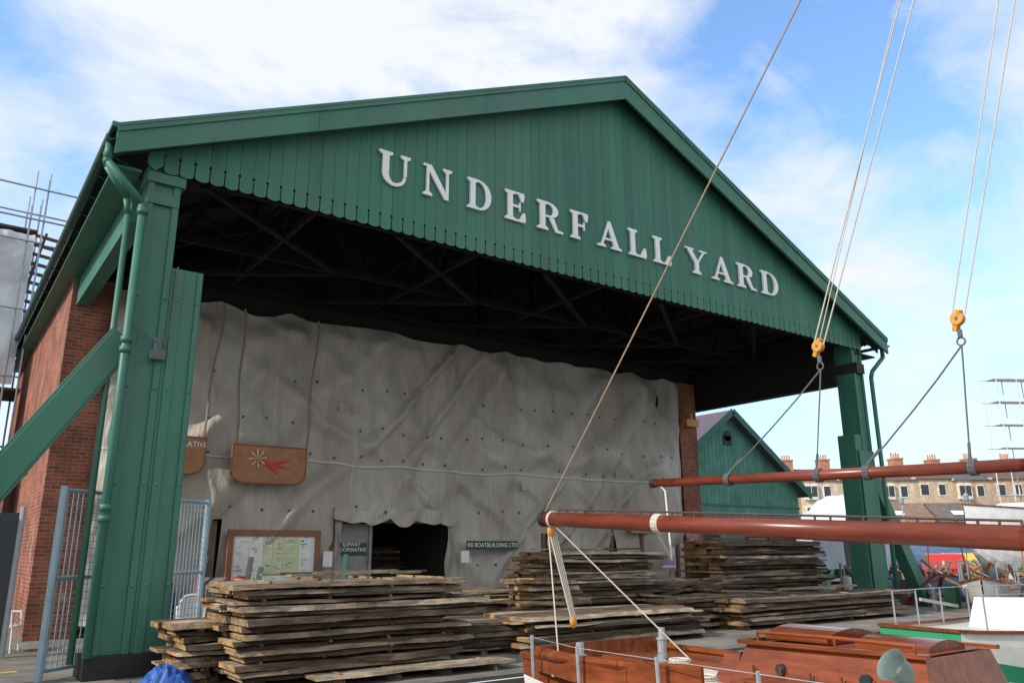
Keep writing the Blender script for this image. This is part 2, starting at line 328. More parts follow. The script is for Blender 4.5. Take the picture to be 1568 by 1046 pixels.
for xx in (5.0,8.6,12.19,15.8,19.4):
    g.beam((xx,12.6,7.72),(xx,18.5,7.72),.09,.12);g.beam((xx,12.6,8.5),(xx,18.5,8.5),.07,.09)
    for i in range(8):
        y0=12.6+i*.73
        g.beam((xx,y0,7.75 if i%2 else 8.5),(xx,y0+.73,8.5 if i%2 else 7.75),.04,.05)
for i in range(5):
    x0=3+i*3.7
    g.beam((x0,13,7.66),(x0+3.7,15.8,7.66),.12,.08);g.beam((x0+3.7,15.8,7.66),(x0,18.3,7.66),.12,.08)
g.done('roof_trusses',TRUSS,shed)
g=MB()
g.box(1.85,2.2,18.5,30,0,7.55);g.box(2.2,2.75,18.5,18.85,0,7.4)
g.box(20.55,21.4,18.35,18.9,0,7.3);g.box(21.05,21.4,18.9,30,0,7.3)
for i in range(12):
    if i%2: g.box(2.75,2.86,18.5,18.84,i*.6,i*.6+.3)
g.done('brick_walls',BRICK,shed)
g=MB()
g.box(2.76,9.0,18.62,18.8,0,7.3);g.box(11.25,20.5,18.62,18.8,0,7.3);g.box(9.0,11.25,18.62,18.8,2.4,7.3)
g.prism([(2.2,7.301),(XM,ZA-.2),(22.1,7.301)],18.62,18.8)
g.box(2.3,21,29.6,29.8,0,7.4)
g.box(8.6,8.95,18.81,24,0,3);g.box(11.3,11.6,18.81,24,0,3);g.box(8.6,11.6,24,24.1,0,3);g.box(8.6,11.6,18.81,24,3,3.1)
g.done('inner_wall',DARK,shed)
g=MB()
g.box(21.5,21.85,13.0,30,6.40,7.62);g.box(21.86,22.9,12.42,30,7.32,7.36)
g.done('side_beam_east',TRUSS,shed)
g=MB()
g.box(1.95,2.2,13.0,18.45,6.75,7.5);g.box(1.55,1.94,12.42,30,7.36,7.40);g.box(1.9,1.94,18.46,30,7.1,7.355)
g.done('eaves_fascia',GREEN,shed)
g=MB()
n=10
def gutter(xc,z,y0,y1):
    prof=[(xc+.08*math.cos(t),z-.08*math.sin(t)) for t in [math.pi*i/n for i in range(n+1)]]+[(xc+.068*math.cos(t),z-.068*math.sin(t)) for t in [math.pi*i/n for i in range(n,-1,-1)]]
    for i in range(n):
        q=[prof[i],prof[i+1],prof[2*n-i],prof[2*n+1-i]]
        g.prism(q,y0,y1)
gutter(1.42,7.66,12.0,30);gutter(22.98,7.66,12.0,30)
for i in range(20): g.tube((1.42,12.5+i*.9,7.575),(1.9,12.5+i*.9,7.42),.012,5)
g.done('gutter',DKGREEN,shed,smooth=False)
g=MB()
g.path([(1.43,12.2,7.6),(1.42,12.18,7.3),(1.98,12.26,6.78),(2.0,12.28,6.6),(2.0,12.28,.3)],.062,12)
for z in (6.62,4.6,4.45,2.2,2.05): g.tube((2.0,12.28,z),(2.0,12.28,z+.09),.082,12)
g.sphere((1.98,12.26,6.78),.066)
g.sphere((1.42,12.18,7.3),.066)
g.path([(1.43,12.5,7.6),(1.46,12.5,7.35),(1.80,12.6,6.95),(1.86,12.62,6.7),(1.86,12.62,.2)],.045,10)
g.path([(22.95,12.2,7.6),(22.95,12.2,7.3),(22.35,12.26,6.8),(22.28,12.28,6.6),(22.28,12.28,.3)],.062,12)
g.done('downpipe',GREEN,shed,smooth=True)
g=MB()
g.box(2.06,2.54,12.46,13.0,.30,7.6);g.box(2.06,2.16,12.42,12.459,.3,7.5);g.box(2.44,2.54,12.42,12.459,.3,7.5)
g.box(2.545,3.02,12.44,12.95,.30,5.92);g.box(2.60,2.72,12.405,12.439,.3,5.9);g.box(2.93,3.0,12.405,12.439,.3,5.9)
g.box(2.06,2.54,12.405,12.419,6.9,7.1);g.box(2.04,2.6,12.38,13.02,7.25,7.42)
g.beam((2.02,12.7,4.75),(-1.3,12.7,-.75),.34,.44)
g.beam((2.02,12.52,4.75),(-1.3,12.52,-.75),.03,.36)
g.box(21.62,22.12,12.46,13.0,0,7.6);g.box(21.62,21.72,12.42,12.459,0,7.5);g.box(22.02,22.12,12.42,12.459,0,7.5)
g.box(21.28,21.615,12.44,12.98,0,4.85);g.box(21.35,22.1,12.38,12.418,0,4.4)
g.beam((22.1,12.7,4.0),(24.75,12.7,-.3),.34,.40)
for zz in (1.2,2.6,4.0,5.4):
    for xx in (2.11,2.49,2.66,2.965):
        if xx>2.55 and zz>5.5: continue
        g.tube((xx,12.41,zz),(xx,12.385,zz),.022,6)
g.done('portal_posts',GREEN,shed,bevel=.012)
g=MB();g.box(1.98,3.1,12.36,13.05,0,.298);g.box(21.2,22.2,12.33,13.05,-.0,.2)
for xx in (2.2,2.4,2.7,2.9):
    g.tube((xx,12.36,.15),(xx,12.33,.15),.03,6)
g.box(21.66,22.1,12.36,12.375,6.7,7.0);g.box(21.60,21.62,12.3,13.0,6.7,7.0)
g.done('post_base_plates',BLACK,shed)
g=MB();g.path([(2.0,12.2,5.3),(2.06,12.33,4.9),(2.5,12.34,4.65),(2.58,12.3,4.9),(2.60,12.3,5.9)],.012,6)
g.tube((2.45,12.35,4.75),(2.45,12.35,4.55),.05,8);g.box(2.36,2.56,12.30,12.38,4.42,4.56)
g.done('cable_and_lamp_bracket',ROPEG,shed)
g=MB();g.box(1.80,1.845,22.4,24.0,3.5,4.6);g.done('side_window',WHITE,shed)
g=MB();g.box(1.785,1.799,22.5,23.15,3.6,4.5);g.box(1.785,1.799,23.25,23.9,3.6,4.5);g.done('side_window_glass',GLASS,shed)
g=MB();g.box(20.65,21.25,18.1,18.34,5.75,6.0);g.tube((20.95,18.2,6.0),(20.95,18.2,6.2),.05);g.done('flood_light',YEL,shed)
# ------------------------------------------------------------ lettering
sign=empty('yard_name_sign')
def letter(ch):
    P=[]
    def q(*pts): P.append(list(pts))
    def bx(x0,x1,z0,z1): P.append([(x0,z0),(x1,z0),(x1,z1),(x0,z1)])
    def arc(cx,cz,ro,zo,ri,zi,a0,a1,n=14):
        for i in range(n):
            t0=math.radians(a0+(a1-a0)*i/n);t1=math.radians(a0+(a1-a0)*(i+1)/n)
            P.append([(cx+ri*math.cos(t0),cz+zi*math.sin(t0)),(cx+ro*math.cos(t0),cz+zo*math.sin(t0)),(cx+ro*math.cos(t1),cz+zo*math.sin(t1)),(cx+ri*math.cos(t1),cz+zi*math.sin(t1))])
    def serif(x0,x1,z,topside):
        if topside: bx(x0-.10,x1+.10,.93,1); q((x0-.03,.88),(x1+.03,.88),(x1+.09,.93),(x0-.09,.93))
        else: bx(x0-.10,x1+.10,0,.07); q((x0-.09,.07),(x1+.09,.07),(x1+.03,.12),(x0-.03,.12))
    if ch=='U':
        bx(.12,.30,.35,.88);serif(.12,.30,1,1);bx(.72,.80,.35,.88);serif(.72,.80,1,1)
        arc(.46,.35,.34,.37,.16,.27,180,270);arc(.46,.35,.34,.37,.26,.27,270,360)
        W=.92
    elif ch=='N':
        bx(.12,.20,.12,.88);serif(.12,.20,0,0);bx(.74,.82,.0,.88);serif(.74,.82,1,1)
        q((.02,.93),(.02,1.0),(.27,1.0),(.74,.22),(.74,0),(.70,0),(.20,.80),(.12,.93));W=.94
    elif ch=='D':
        bx(.12,.30,.12,.88);serif(.12,.30,1,1);serif(.12,.30,0,0)
        bx(.40,.44,.93,1);bx(.40,.44,0,.07);arc(.44,.5,.44,.5,.25,.43,-90,90,18);W=.9
    elif ch in 'EF':
        bx(.10,.28,.12,.88);bx(0,.70,.93,1);q((.07,.88),(.31,.88),(.37,.93),(.01,.93))
        q((.60,.70),(.68,.70),(.72,.93),(.50,.93));bx(.28,.52,.47,.55);q((.52,.36),(.57,.36),(.57,.66),(.52,.66))
        if ch=='E': bx(0,.74,0,.07);q((.01,.07),(.37,.07),(.31,.12),(.07,.12));q((.52,.07),(.76,.07),(.74,.33),(.66,.33));W=.78
        else: serif(.10,.28,0,0);W=.74
    elif ch=='L':
        bx(.10,.28,.12,.88);serif(.10,.28,1,1);bx(0,.74,0,.07);q((.01,.07),(.37,.07),(.31,.12),(.07,.12));q((.50,.07),(.76,.07),(.74,.38),(.66,.38));W=.78
    elif ch=='R':
        bx(.10,.28,.12,.88);serif(.10,.28,1,1);serif(.10,.28,0,0)
        bx(.38,.42,.93,1);bx(.28,.42,.46,.53);arc(.42,.73,.33,.27,.15,.20,-90,90,14)
        q((.42,.47),(.60,.48),(.74,.10),(.92,.07),(.92,0),(.66,0));W=.94
    elif ch=='A':
        q((.13,.10),(.21,.10),(.50,.86),(.46,1.0));q((.44,1.0),(.54,1.0),(.88,.10),(.67,.10),(.42,.80));bx(.28,.66,.28,.35)
        bx(-.02,.32,0,.07);q((-.0,.07),(.30,.07),(.24,.11),(.10,.11));bx(.56,1.0,0,.07);q((.58,.07),(.98,.07),(.90,.11),(.66,.11));W=.98
    elif ch=='Y':
        bx(.40,.58,.12,.45);serif(.40,.58,0,0);q((.07,.92),(.28,.92),(.56,.50),(.56,.42),(.40,.42));q((.50,.44),(.58,.46),(.88,.92),(.79,.92))
        bx(-.02,.38,.93,1);bx(.66,1.0,.93,1);W=.98
    return P,W
LT=[('U',.479,.536),('N',.557,.612),('D',.640,.690),('E',.717,.762),('R',.786,.846),('F',.862,.906),('A',.928,.986),('L',1.006,1.055),('L',1.073,1.124),
    ('Y',1.168,1.230),('A',1.246,1.310),('R',1.327,1.394),('D',1.407,1.472)]
for i,(ch,r0,r1) in enumerate(LT):
    P,W=letter(ch);x0=r0*12.3;x1=r1*12.3;s_=(x1-x0)/W;g=MB();zo=8.32
    for k,q in enumerate(P):
        q=[(x0+xx*s_,zo+zz*.66) for xx,zz in q]
        g.prism(q,12.285+.0007*k,12.335+.0002*k)
    g.done('letter_%s_%d'%(ch.lower(),i),WHITE,sign)
# ------------------------------------------------------------ tarpaulin
def tarp_y(x,z):
    n1=noise.noise(Vector((x*.30,z*.28,3.1)))*.50
    w1=.7*noise.noise(Vector((x*.25,z*.25,41)))
    rid=1-abs(noise.noise(Vector((x*.65-z*.60+w1,z*.16+x*.10,5.5))))*3.2
    rid2=1-abs(noise.noise(Vector((x*.60+z*.65+w1,z*.20-x*.15,15.5))))*3.2
    rid4=1-abs(noise.noise(Vector((x*1.5+z*.35+w1,z*.35,31.5))))*3.0
    rid3=noise.noise(Vector((x*1.9+w1,z*.30,25.5)))
    gat=max(0,(z-5.2)/2)**1.3+.5*math.exp(-((z-3.3)/.5)**2)+.4*max(0,(2.2-z)/2)
    side=max(0,(x-16.5)/3)*1.3
    hem=math.exp(-((z-3.74)/.30)**2)
    ful=1-.6*hem
    edge=min(1,max(0,(7.45-z)/.6))*min(1,(x-2.6)/.5+.2)*min(1,(20.6-x)/.8+.1)
    edge2=min(1,max(0.3,z/1.5))
    s1=max(0,rid);s1=s1*s1*(3-2*min(1,s1));s2=max(0,rid2);s2=s2*s2*(3-2*min(1,s2));s4=max(0,rid4)**2
    return 18.36-(n1*.5+.14+(n1*.5+s1*.20+s2*.14+s4*.06)*ful+rid3*.20*(gat+side))*edge*edge2
def ttop(x): return 7.34-.16*abs(math.sin(x*1.4+.6*math.sin(x)))-.12*noise.noise(Vector((x*1.1,2,2)))
def tbot(x): return .30+.25*noise.noise(Vector((x*.8,0,4)))
g=MB();st=.06;nx=int(17.75/st);nzz=int(7.1/st)
idx={}
def hole(x,z):
    wob=.10*noise.noise(Vector((x*2,z*2,0)))
    if 7.95<x<11.25 and z<2.42+wob+ .18*abs((x-9.6)/1.6): return True
    if abs(x-14.35)<.10+.05*wob and z<2.1: return True
    if abs(x-5.15)<.12 and z<2.35: return True
    if abs(x-17.0)<.10 and z<2.1: return True
    return False
def wz(x,t): return tbot(x)+(ttop(x)-tbot(x))*t
for j in range(nzz+1):
    for i in range(nx+1):
        x=2.72+i*st;z=wz(x,j/nzz);idx[i,j]=len(g.v);g.v.append((x,tarp_y(x,z),z))
for j in range(nzz):
    for i in range(nx):
        xc=2.72+(i+.5)*st
        if not hole(xc,wz(xc,(j+.5)/nzz)):
            g.f.append([idx[i,j],idx[i+1,j],idx[i+1,j+1],idx[i,j+1]]);g.m.append(0);g.c.append((1,1,1))
tarp=empty('tarpaulin_sheet');g.done('sheet',TARP,tarp,smooth=True)
g=MB()
for z,x0,x1 in ((5.65,3,20),(4.6,3,20),(3.86,3,20),(2.62,3,20),(1.35,11.4,20)):
    x=x0
    while x<x1:
        xx=x+R.uniform(-.07,.07);zz=z+R.uniform(-.08,.08)
        if R.random()>.2 and not hole(xx,zz):
            yy=tarp_y(xx,zz);g.tube((xx,yy-.012,zz),(xx,yy+.02,zz),.038,8)
        x+=.62
g.done('eyelets',EYE,tarp)
g=MB()
for (x0,x1) in ((7.95,8.15),(11.1,11.35)):
    vs=[];
    for j in range(12):
        z=.4+j*.19
        for i in range(5): vs.append((x0+(x1-x0)*i/4+.03*math.sin(j+i),18.1+.08*math.sin(i*2.5+j*.4),z))
    g.add(vs,[(j*5+i,j*5+i+1,j*5+i+6,j*5+i+5) for j in range(11) for i in range(4)])
vs=[]
for i in range(40):
    x=7.9+i*.087
    for j in range(4): vs.append((x,18.0+.05*math.sin(i*.9+j),2.66+.05*math.sin(i*.5)-j*.09-.04*abs(math.sin(i*.37))*j))
g.add(vs,[(i*4+j,i*4+j+1,(i+1)*4+j+1,(i+1)*4+j) for i in range(39) for j in range(3)])
for (xc,zc,s_) in ((8.0,5.1,.22),(8.35,5.05,.16),(13.6,3.35,.2),(17.2,3.9,.18)):
    yy=tarp_y(xc,zc)-.03
    g.add([(xc-s_*.5,yy,zc+s_),(xc+s_*.5,yy,zc+s_),(xc+s_*.35,yy-.09,zc-s_*.2),(xc-s_*.3,yy-.06,zc-s_*.4),(xc,yy-.12,zc+s_*.3)],[(0,4,1),(1,4,2),(2,4,3),(3,4,0)])
g.done('flaps',TARP,tarp,smooth=True)
g=MB()
for (xt,xb,zb) in ((5.32,5.36,3.9),(7.12,6.98,3.9),(4.85,4.62,3.95)):
    pts=[]
    for i in range(12):
        t=i/11;pts.append((xt+(xb-xt)*t+.03*math.sin(t*9),17.78,7.1+(zb-7.1)*t))
    g.path(pts,.028,6)
g.done('hanging_ropes',ROPET,tarp)
door=empty('workshop_door')
g=MB();g.box(8.1,9.0,18.40,18.45,.1,2.3);g.box(9.0,9.08,18.36,18.6,.1,2.4);g.box(8.05,11.2,18.42,18.6,2.34,2.44);g.done('door_leaf',mat('grey_door',(.24,.24,.235),.6,var=.3),door)
g=MB();g.box(8.12,8.95,18.37,18.395,1.55,1.85);g.done('door_sign',mat('sign_green',(.012,.055,.035),.5,var=.05),door)
def text(body,size,x,y,z,m,parent,name,rz=0):
    cu=bpy.data.curves.new(name,'FONT');cu.body=body;cu.size=size;cu.extrude=.002;cu.align_x='CENTER';cu.align_y='CENTER'
    o=bpy.data.objects.new(name,cu);o.location=(x,y,z);o.rotation_euler=(math.pi/2,0,rz);cu.materials.append(m)
    bpy.context.collection.objects.link(o);o.parent=parent
text('SLIPWAY\nCOOPERATIVE',.12,8.53,18.365,1.74,WHITE,door,'door_sign_text')
s2=empty('boatbuilder_sign')
g=MB();g.box(11.56,13.20,17.85,17.88,1.68,1.90);g.done('panel',mat('sign_green',(.012,.055,.035)),s2)
text('RB BOATBUILDING LTD',.15,12.38,17.845,1.79,WHITE,s2,'lettering')
g=MB()
for x in (5.15,7.93,14.35,17.0): g.box(x-.07,x+.07,18.15,18.28,0,2.3)
g.done('timber_door_posts',OAK,shed)
def roundsign(name,x0,x1,z1,z0):
    e=empty(name);g=MB();r_=.30;pts=[(x0,z1),(x0,z0+r_*.7)]
    for i in range(9):
        t=math.pi+math.pi/2*i/8;pts.append((x0+r_*1.2+r_*1.2*math.cos(t),z0+r_*.9+r_*.8*math.sin(t)))
    for i in range(9):
        t=1.5*math.pi+math.pi/2*i/8;pts.append((x1-r_*1.2+r_*1.2*math.cos(t),z0+r_*.9+r_*.8*math.sin(t)))
    pts+= [(x1,z1)]
    g.prism(pts[::-1],17.70,17.74);g.done('board',PLY,e)
    cx=(x0+x1)/2;cz=(z0+z1)/2
    g=MB()
    for a_,b_ in zip(pts,pts[1:]+pts[:1]): 
        g.tube((cx+(a_[0]-cx)*.985,17.70,cz+(a_[1]-cz)*.97),(cx+(b_[0]-cx)*.985,17.70,cz+(b_[1]-cz)*.97),.018,5)
    g.done('rim',mat('sign_rim',(.22,.08,.035)),e);return e
e=roundsign('slipway_sign',5.27,7.0,3.97,3.07)
g=MB();cx,cz=6.2,3.55
g.prism([(cx-.42,cz+.1),(cx-.1,cz+.05),(cx+.45,cz+.12),(cx+.15,cz+.0),(cx+.38,cz-.08),(cx+.08,cz-.05),(cx+.12,cz-.2),(cx-.12,cz-.05)],17.678,17.690)
g.done('red_bird',mat('sign_red',(.55,.03,.05)),e)
g=MB()
for i in range(8):
    t=i*math.pi/4;g.prism([(cx-.35,cz+.12),(cx-.35+.2*math.cos(t),cz+.12+.2*math.sin(t)),(cx-.35+.2*math.cos(t+.2),cz+.12+.2*math.sin(t+.2))],17.672-.0005*i,17.677)
g.done('star',mat('sign_cream',(.6,.55,.3)),e)
e=roundsign('cooperative_sign',3.0,4.72,4.05,3.2)
text('SLIPWAY COOPERATIVE',.16,3.86,17.69,3.88,WHITE,e,'lettering')
nb=empty('notice_board',(-.10,0,-.08));g=MB();g.box(5.6,7.6,17.9,17.95,.92,2.12);g.done('backing',PAPER,nb)
g=MB();g.box(5.5,5.62,17.85,17.96,.8,2.2);g.box(7.5,7.62,17.85,17.96,.8,2.2);g.box(5.62,7.5,17.85,17.96,2.06,2.2);g.box(5.62,7.5,17.85,17.96,.8,.92)
g.done('frame',mat('brown_frame',(.23,.10,.045),.6),nb)
g=MB();pal=[(.65,.62,.3),(.3,.5,.7),(.75,.75,.75),(.7,.3,.2),(.35,.55,.3),(.15,.35,.6),(.8,.78,.7),(.6,.5,.2),(.2,.3,.5),(.1,.1,.1)]
x=5.66
while x<7.35:
    w_=R.uniform(.18,.34);z=.96
    while z<1.9:
        h=R.uniform(.18,.33);x1=min(x+w_,7.48)
        big=6.15<x<6.95 and z>1.15
        g.box(x,x1,17.885-.001*R.random(),17.899,z,min(z+h,2.04),0,(.78,.78,.76) if not big else (.62,.66,.38))
        for q in range(5):
            xa=x+.02+R.random()*(x1-x)*.4;xb=xa+R.random()*(x1-xa-.02)
            zz=z+.02+(h-.05)*q/5;g.box(xa,xb,17.878,17.883,zz,min(zz+(h-.05)/7*R.uniform(.3,1.2),2.03),0,jit(R.choice(pal),.3))
        z+=h+.015
    x+=w_+.015
g.done('posters',COLATTR,nb)
nb2=empty('notice_board');g=MB();g.box(18.1,19.6,17.98,18.03,1.0,2.1,0,(.45,.27,.12));g.box(18.9,19.5,17.93,17.97,1.1,1.9,0,(.72,.70,.76));g.box(17.5,19.9,17.8,17.87,2.15,2.5,0,(.40,.21,.08));g.box(18.95,19.45,17.915,17.929,1.2,1.5,0,(.35,.25,.55));g.done('boards',COLATTR,nb2)
g=MB();g.box(18.0,18.1,17.9,18.05,0,2.15);g.box(19.6,19.7,17.9,18.05,0,2.15);g.done('frame',OAK,nb2)
g=MB();g.box(7.62,7.85,17.9,17.92,1.3,1.65,0,(.8,.8,.8));g.box(11.35,11.6,17.8,17.82,1.35,1.65,0,(.8,.8,.78));g.done('paper_notice',COLATTR)
wb=empty('wooden_signboard');g=MB();g.box(21.9,24.6,18.1,18.16,2.1,2.6,0,(.42,.21,.08));g.box(22.0,24.0,18.1,18.16,.9,1.95,0,(.6,.6,.58));g.box(22.2,23.2,18.08,18.095,1.1,1.8,0,(.2,.25,.35));g.done('panels',COLATTR,wb)
g=MB();g.box(21.85,21.95,18.05,18.2,0,2.7);g.box(24.6,24.7,18.05,18.2,0,2.7);g.done('legs',OAK,wb)
# ------------------------------------------------------------ timber stacks
TAN=(.38,.25,.13);GRY=(.27,.22,.17);BRN=(.14,.095,.062);PAL=(.43,.355,.26)
def board(g,x0,x1,y0,y1,z0,z1,c,ce,live=True):
    n=12;vs=[]
    ph=R.random()*50;sag=R.uniform(-.018,.018);yaw=R.uniform(-.025,.025)
    for i in range(n+1):
        t=i/n;x=x0+(x1-x0)*t
        e0=.11*noise.noise(Vector((x*1.1+ph,0,ph)))+.045*noise.noise(Vector((x*5+ph,0,ph)));e1=.05*noise.noise(Vector((x*1.6,ph,7)))
        e0+=yaw*(t-.5)*4
        dz=sag*math.sin(math.pi*t)+.010*noise.noise(Vector((x*2,ph,1)))
        bk=.015+.06*abs(noise.noise(Vector((x*2,ph,3))))
        vs+= [(x,y0+e0-bk,z0+dz),(x,y0+e0+bk,z1+dz+.008*noise.noise(Vector((x*6,ph,9)))),(x,y1+e1,z1+dz),(x,y1+e1,z0+dz)]
    cb=jit(R.choice([(.13,.085,.055),(.19,.14,.10),(.32,.25,.18),(.24,.18,.12),(.07,.05,.035),(.40,.32,.235),(.10,.07,.05)]),.3)
    for i in range(n):
        o=i*4
        cbi=jit(cb,.22)
        for k in range(4): g.add([vs[o+k],vs[o+(k+1)%4],vs[o+4+(k+1)%4],vs[o+4+k]],[(0,1,2,3)],0,(cbi if live else c) if k==0 else c)
    o=n*4
    g.add(vs[:4],[(3,2,1,0)],0,ce);g.add(vs[o:o+4],[(0,1,2,3)],0,ce)
def stack(name,x0,x1,y0,y1,zt,th=.05,gap=.022,over=.25,mix=(.4,.35,.25),nd=3):
    g=MB();z=.09;L0=x1-x0
    for bx in range(4):
        xx=x0+.2+(L0-.5)*bx/3;board(g,xx,xx+.12,y0,y1,.0,.085,BRN,TAN)
    while z<zt:
        t=th*R.uniform(.55,1.6);dep=(y1-y0)/nd
        a0=R.uniform(-over,over)*.6;a1=R.uniform(-over,over)
        for k in range(nd):
            r_=R.random();c=jit(GRY if r_<mix[0] else BRN if r_<mix[0]+mix[1] else PAL if r_<mix[0]+mix[1]+mix[2] else TAN,.3)
            fy=R.uniform(-.14,.07) if k==0 else 0
            board(g,x0+a0+R.uniform(-.1,.1),x1+a1+R.uniform(-.22,.22),y0+k*dep+fy,y0+(k+1)*dep-.02,z,z+t,c,jit(R.choice([(.48,.29,.12),(.40,.24,.10),(.32,.22,.13)]),.3))
        z+=t
        if R.random()<.65:
            gg=gap*R.uniform(.8,1.5)
            for bx in range(4):
                xx=x0+.25+(L0-.6)*bx/3+R.uniform(-.04,.04);g.box(xx,xx+.04,y0+R.uniform(0,.08),y1-.05,z+.001,z+gg-.001,0,jit(TAN,.3))
            z+=gg
        else: z+=.004
    return g.done(name,WOODATTR)
stack('timber_stack',3.45,6.75,10.45,12.0,1.27,over=.22)
stack('timber_stack',4.3,7.2,9.95,10.38,.10,over=.15,nd=1)
stack('timber_stack',2.85,3.6,11.2,12.1,.72,over=.15,nd=2)
stack('timber_stack',10.3,13.5,12.9,14.2,1.60,over=.3,mix=(.35,.35,.2))
stack('timber_stack',9.6,10.7,12.5,13.4,1.08,th=.06,over=.1,mix=(.1,.2,.2),nd=2)
stack('timber_stack',8.3,12.8,11.1,12.3,.52,over=.35)
stack('timber_stack',6.9,9.2,11.4,12.8,.50,over=.3)
stack('timber_stack',12.9,16.0,12.0,13.2,.62,over=.35)
stack('timber_stack',8.6,13.6,14.6,15.5,.85,over=.4)
stack('timber_stack',13.8,17.2,14.2,15.4,.85,over=.4)
stack('timber_stack',16.9,21.4,13.9,15.3,1.86,over=.25,mix=(.35,.4,.2))
stack('timber_stack',14.2,20.8,11.4,12.4,.55,over=.5)
stack('timber_stack',9.15,11.1,20.5,21.6,1.7,over=.1)
g=MB()
for i in range(60):
    x=R.uniform(6.5,20);y=R.uniform(12.2,16);z=R.uniform(.5,.98) if x<17 else R.uniform(.5,.7);l=R.uniform(1.0,2.8);an=R.uniform(-.5,.5)
    dx,dy=math.cos(an)*l/2,math.sin(an)*l/2;g.beam((x-dx,y-dy,z),(x+dx,y+dy,z+R.uniform(-.2,.2)),R.uniform(.1,.3),.04,0,jit(R.choice([TAN,GRY,BRN,PAL]),.3))
g.done('loose_planks',WOODATTR)
g=MB()
for (x0,x1,y0,y1,z) in ((3.6,6.6,10.6,11.8,1.33),(10.4,13.3,13,14,1.66),(17,21,14,15.1,1.92)):
    for i in range(9):
        x=R.uniform(x0,x1-.8);y=R.uniform(y0,y1);l=R.uniform(.4,1.6);an=R.uniform(-.2,.2)
        g.beam((x,y,z+R.uniform(0,.03)),(x+l*math.cos(an),y+l*math.sin(an),z+R.uniform(0,.04)),R.uniform(.05,.2),.03,0,jit(R.choice([GRY,PAL,BRN]),.3))
g.done('timber_offcuts',WOODATTR)
# ------------------------------------------------------------ gate
def gatepanel(g,p,q,z0,z1,nb=9,nh=14,r=.028):
    p=Vector(p);q=Vector(q)
    for e in (p,q): g.tube((e.x,e.y,0),(e.x,e.y,z1+.05),.05,8)
    for z in (z0,(z0+z1)/2,z1): g.tube((p.x,p.y,z),(q.x,q.y,z),r,8)
    for i in range(1,nb):
        t=i/nb;v=p.lerp(q,t);g.tube((v.x,v.y,z0),(v.x,v.y,z1),.008,5)
    for i in range(1,nh):
        z=z0+(z1-z0)*i/nh;g.tube((p.x,p.y,z),(q.x,q.y,z),.004,4)
g=MB();gatepanel(g,(1.53,12.75),(4.1,14.9),.12,2.5,36,24);g.done('steel_mesh_gate',[BLUEGREY])
g=MB();g.box(.98,1.32,15.9,15.96,.1,2.3,0,(.05,.055,.06));g.tube((.97,15.9,0),(.97,15.9,2.4),.045,8,None,0,(.4,.43,.45));g.tube((1.34,15.9,0),(1.34,15.9,2.4),.045,8,None,0,(.35,.38,.4))
g.box(.4,.95,16,16.05,.1,2.5,0,(.03,.03,.03));g.done('steel_panel_gate',COLATTR)
def chair(x,y,rz):
    g=MB()
    for sx in (-.22,.22):
        g.tube((sx,-.2,0),(sx*.9,-.18,.42),.02);g.tube((sx,.24,0),(sx*.9,.2,.45),.02);g.path([(sx*.9,.2,.45),(sx*.95,.3,.75),(sx*.6,.33,.86)],.018)
        g.path([(sx*1.1,-.18,.42),(sx*1.15,-.16,.64),(sx*1.12,.28,.66)],.02)
    g.path([(-.13,.33,.86),(0,.335,.88),(.13,.33,.86)],.02);g.box(-.22,.22,-.22,.22,.41,.44)
    for i in range(6): xx=-.15+i*.06;g.beam((xx,.22,.45),(xx,.32,.86),.045,.012,up=(0,1,0))
    g.done('plastic_chair',WHITE,loc=(x,y,0),rot=(0,0,rz),bevel=.004)
chair(4.35,16.3,2.9);chair(4.85,16.1,3.5);chair(5.15,15.7,.4);chair(1.4,16.8,1.2)
g=MB()
for i in range(20):
    x=R.uniform(3.3,7.6);y=R.uniform(16.6,17.4);h=R.uniform(.6,1.15);s_=R.uniform(.15,.5);c=R.choice([(.03,.08,.06),(.1,.07,.05),(.05,.05,.06),(.3,.25,.2),(.02,.12,.1),(.15,.13,.12),(.4,.05,.04)])
    if i%3==0: g.tube((x,y,0),(x,y,h),s_*.5,12,None,0,c)
    elif i%3==1: g.prismg([(x,y,0),(x+s_,y,0),(x+s_*.8,y,h),(x,y,h*.8)],[(x,y+s_,0),(x+s_,y+s_,0),(x+s_,y+s_,h*.9),(x,y+s_,h)],0,c)
    else: g.beam((x,y,0),(x+.3,y+.4,h*1.4),.1,.05,0,c)
g.done('workshop_clutter',COLROUGH)
g=MB()
vs=[];n=14
for j in range(n):
    for i in range(n):
        u,v=i/(n-1)-.5,j/(n-1)-.5;h=.26*max(0,1-4*(u*u+v*v))+.07*noise.noise(Vector((u*9,v*9,0)))
        vs.append((u*.7,v*.7,max(0,h)))
g.add(vs,[(j*n+i,j*n+i+1,(j+1)*n+i+1,(j+1)*n+i) for j in range(n-1) for i in range(n-1)])
g.done('blue_tarpaulin',BLUE,smooth=False,loc=(2.75,11.2,.01))
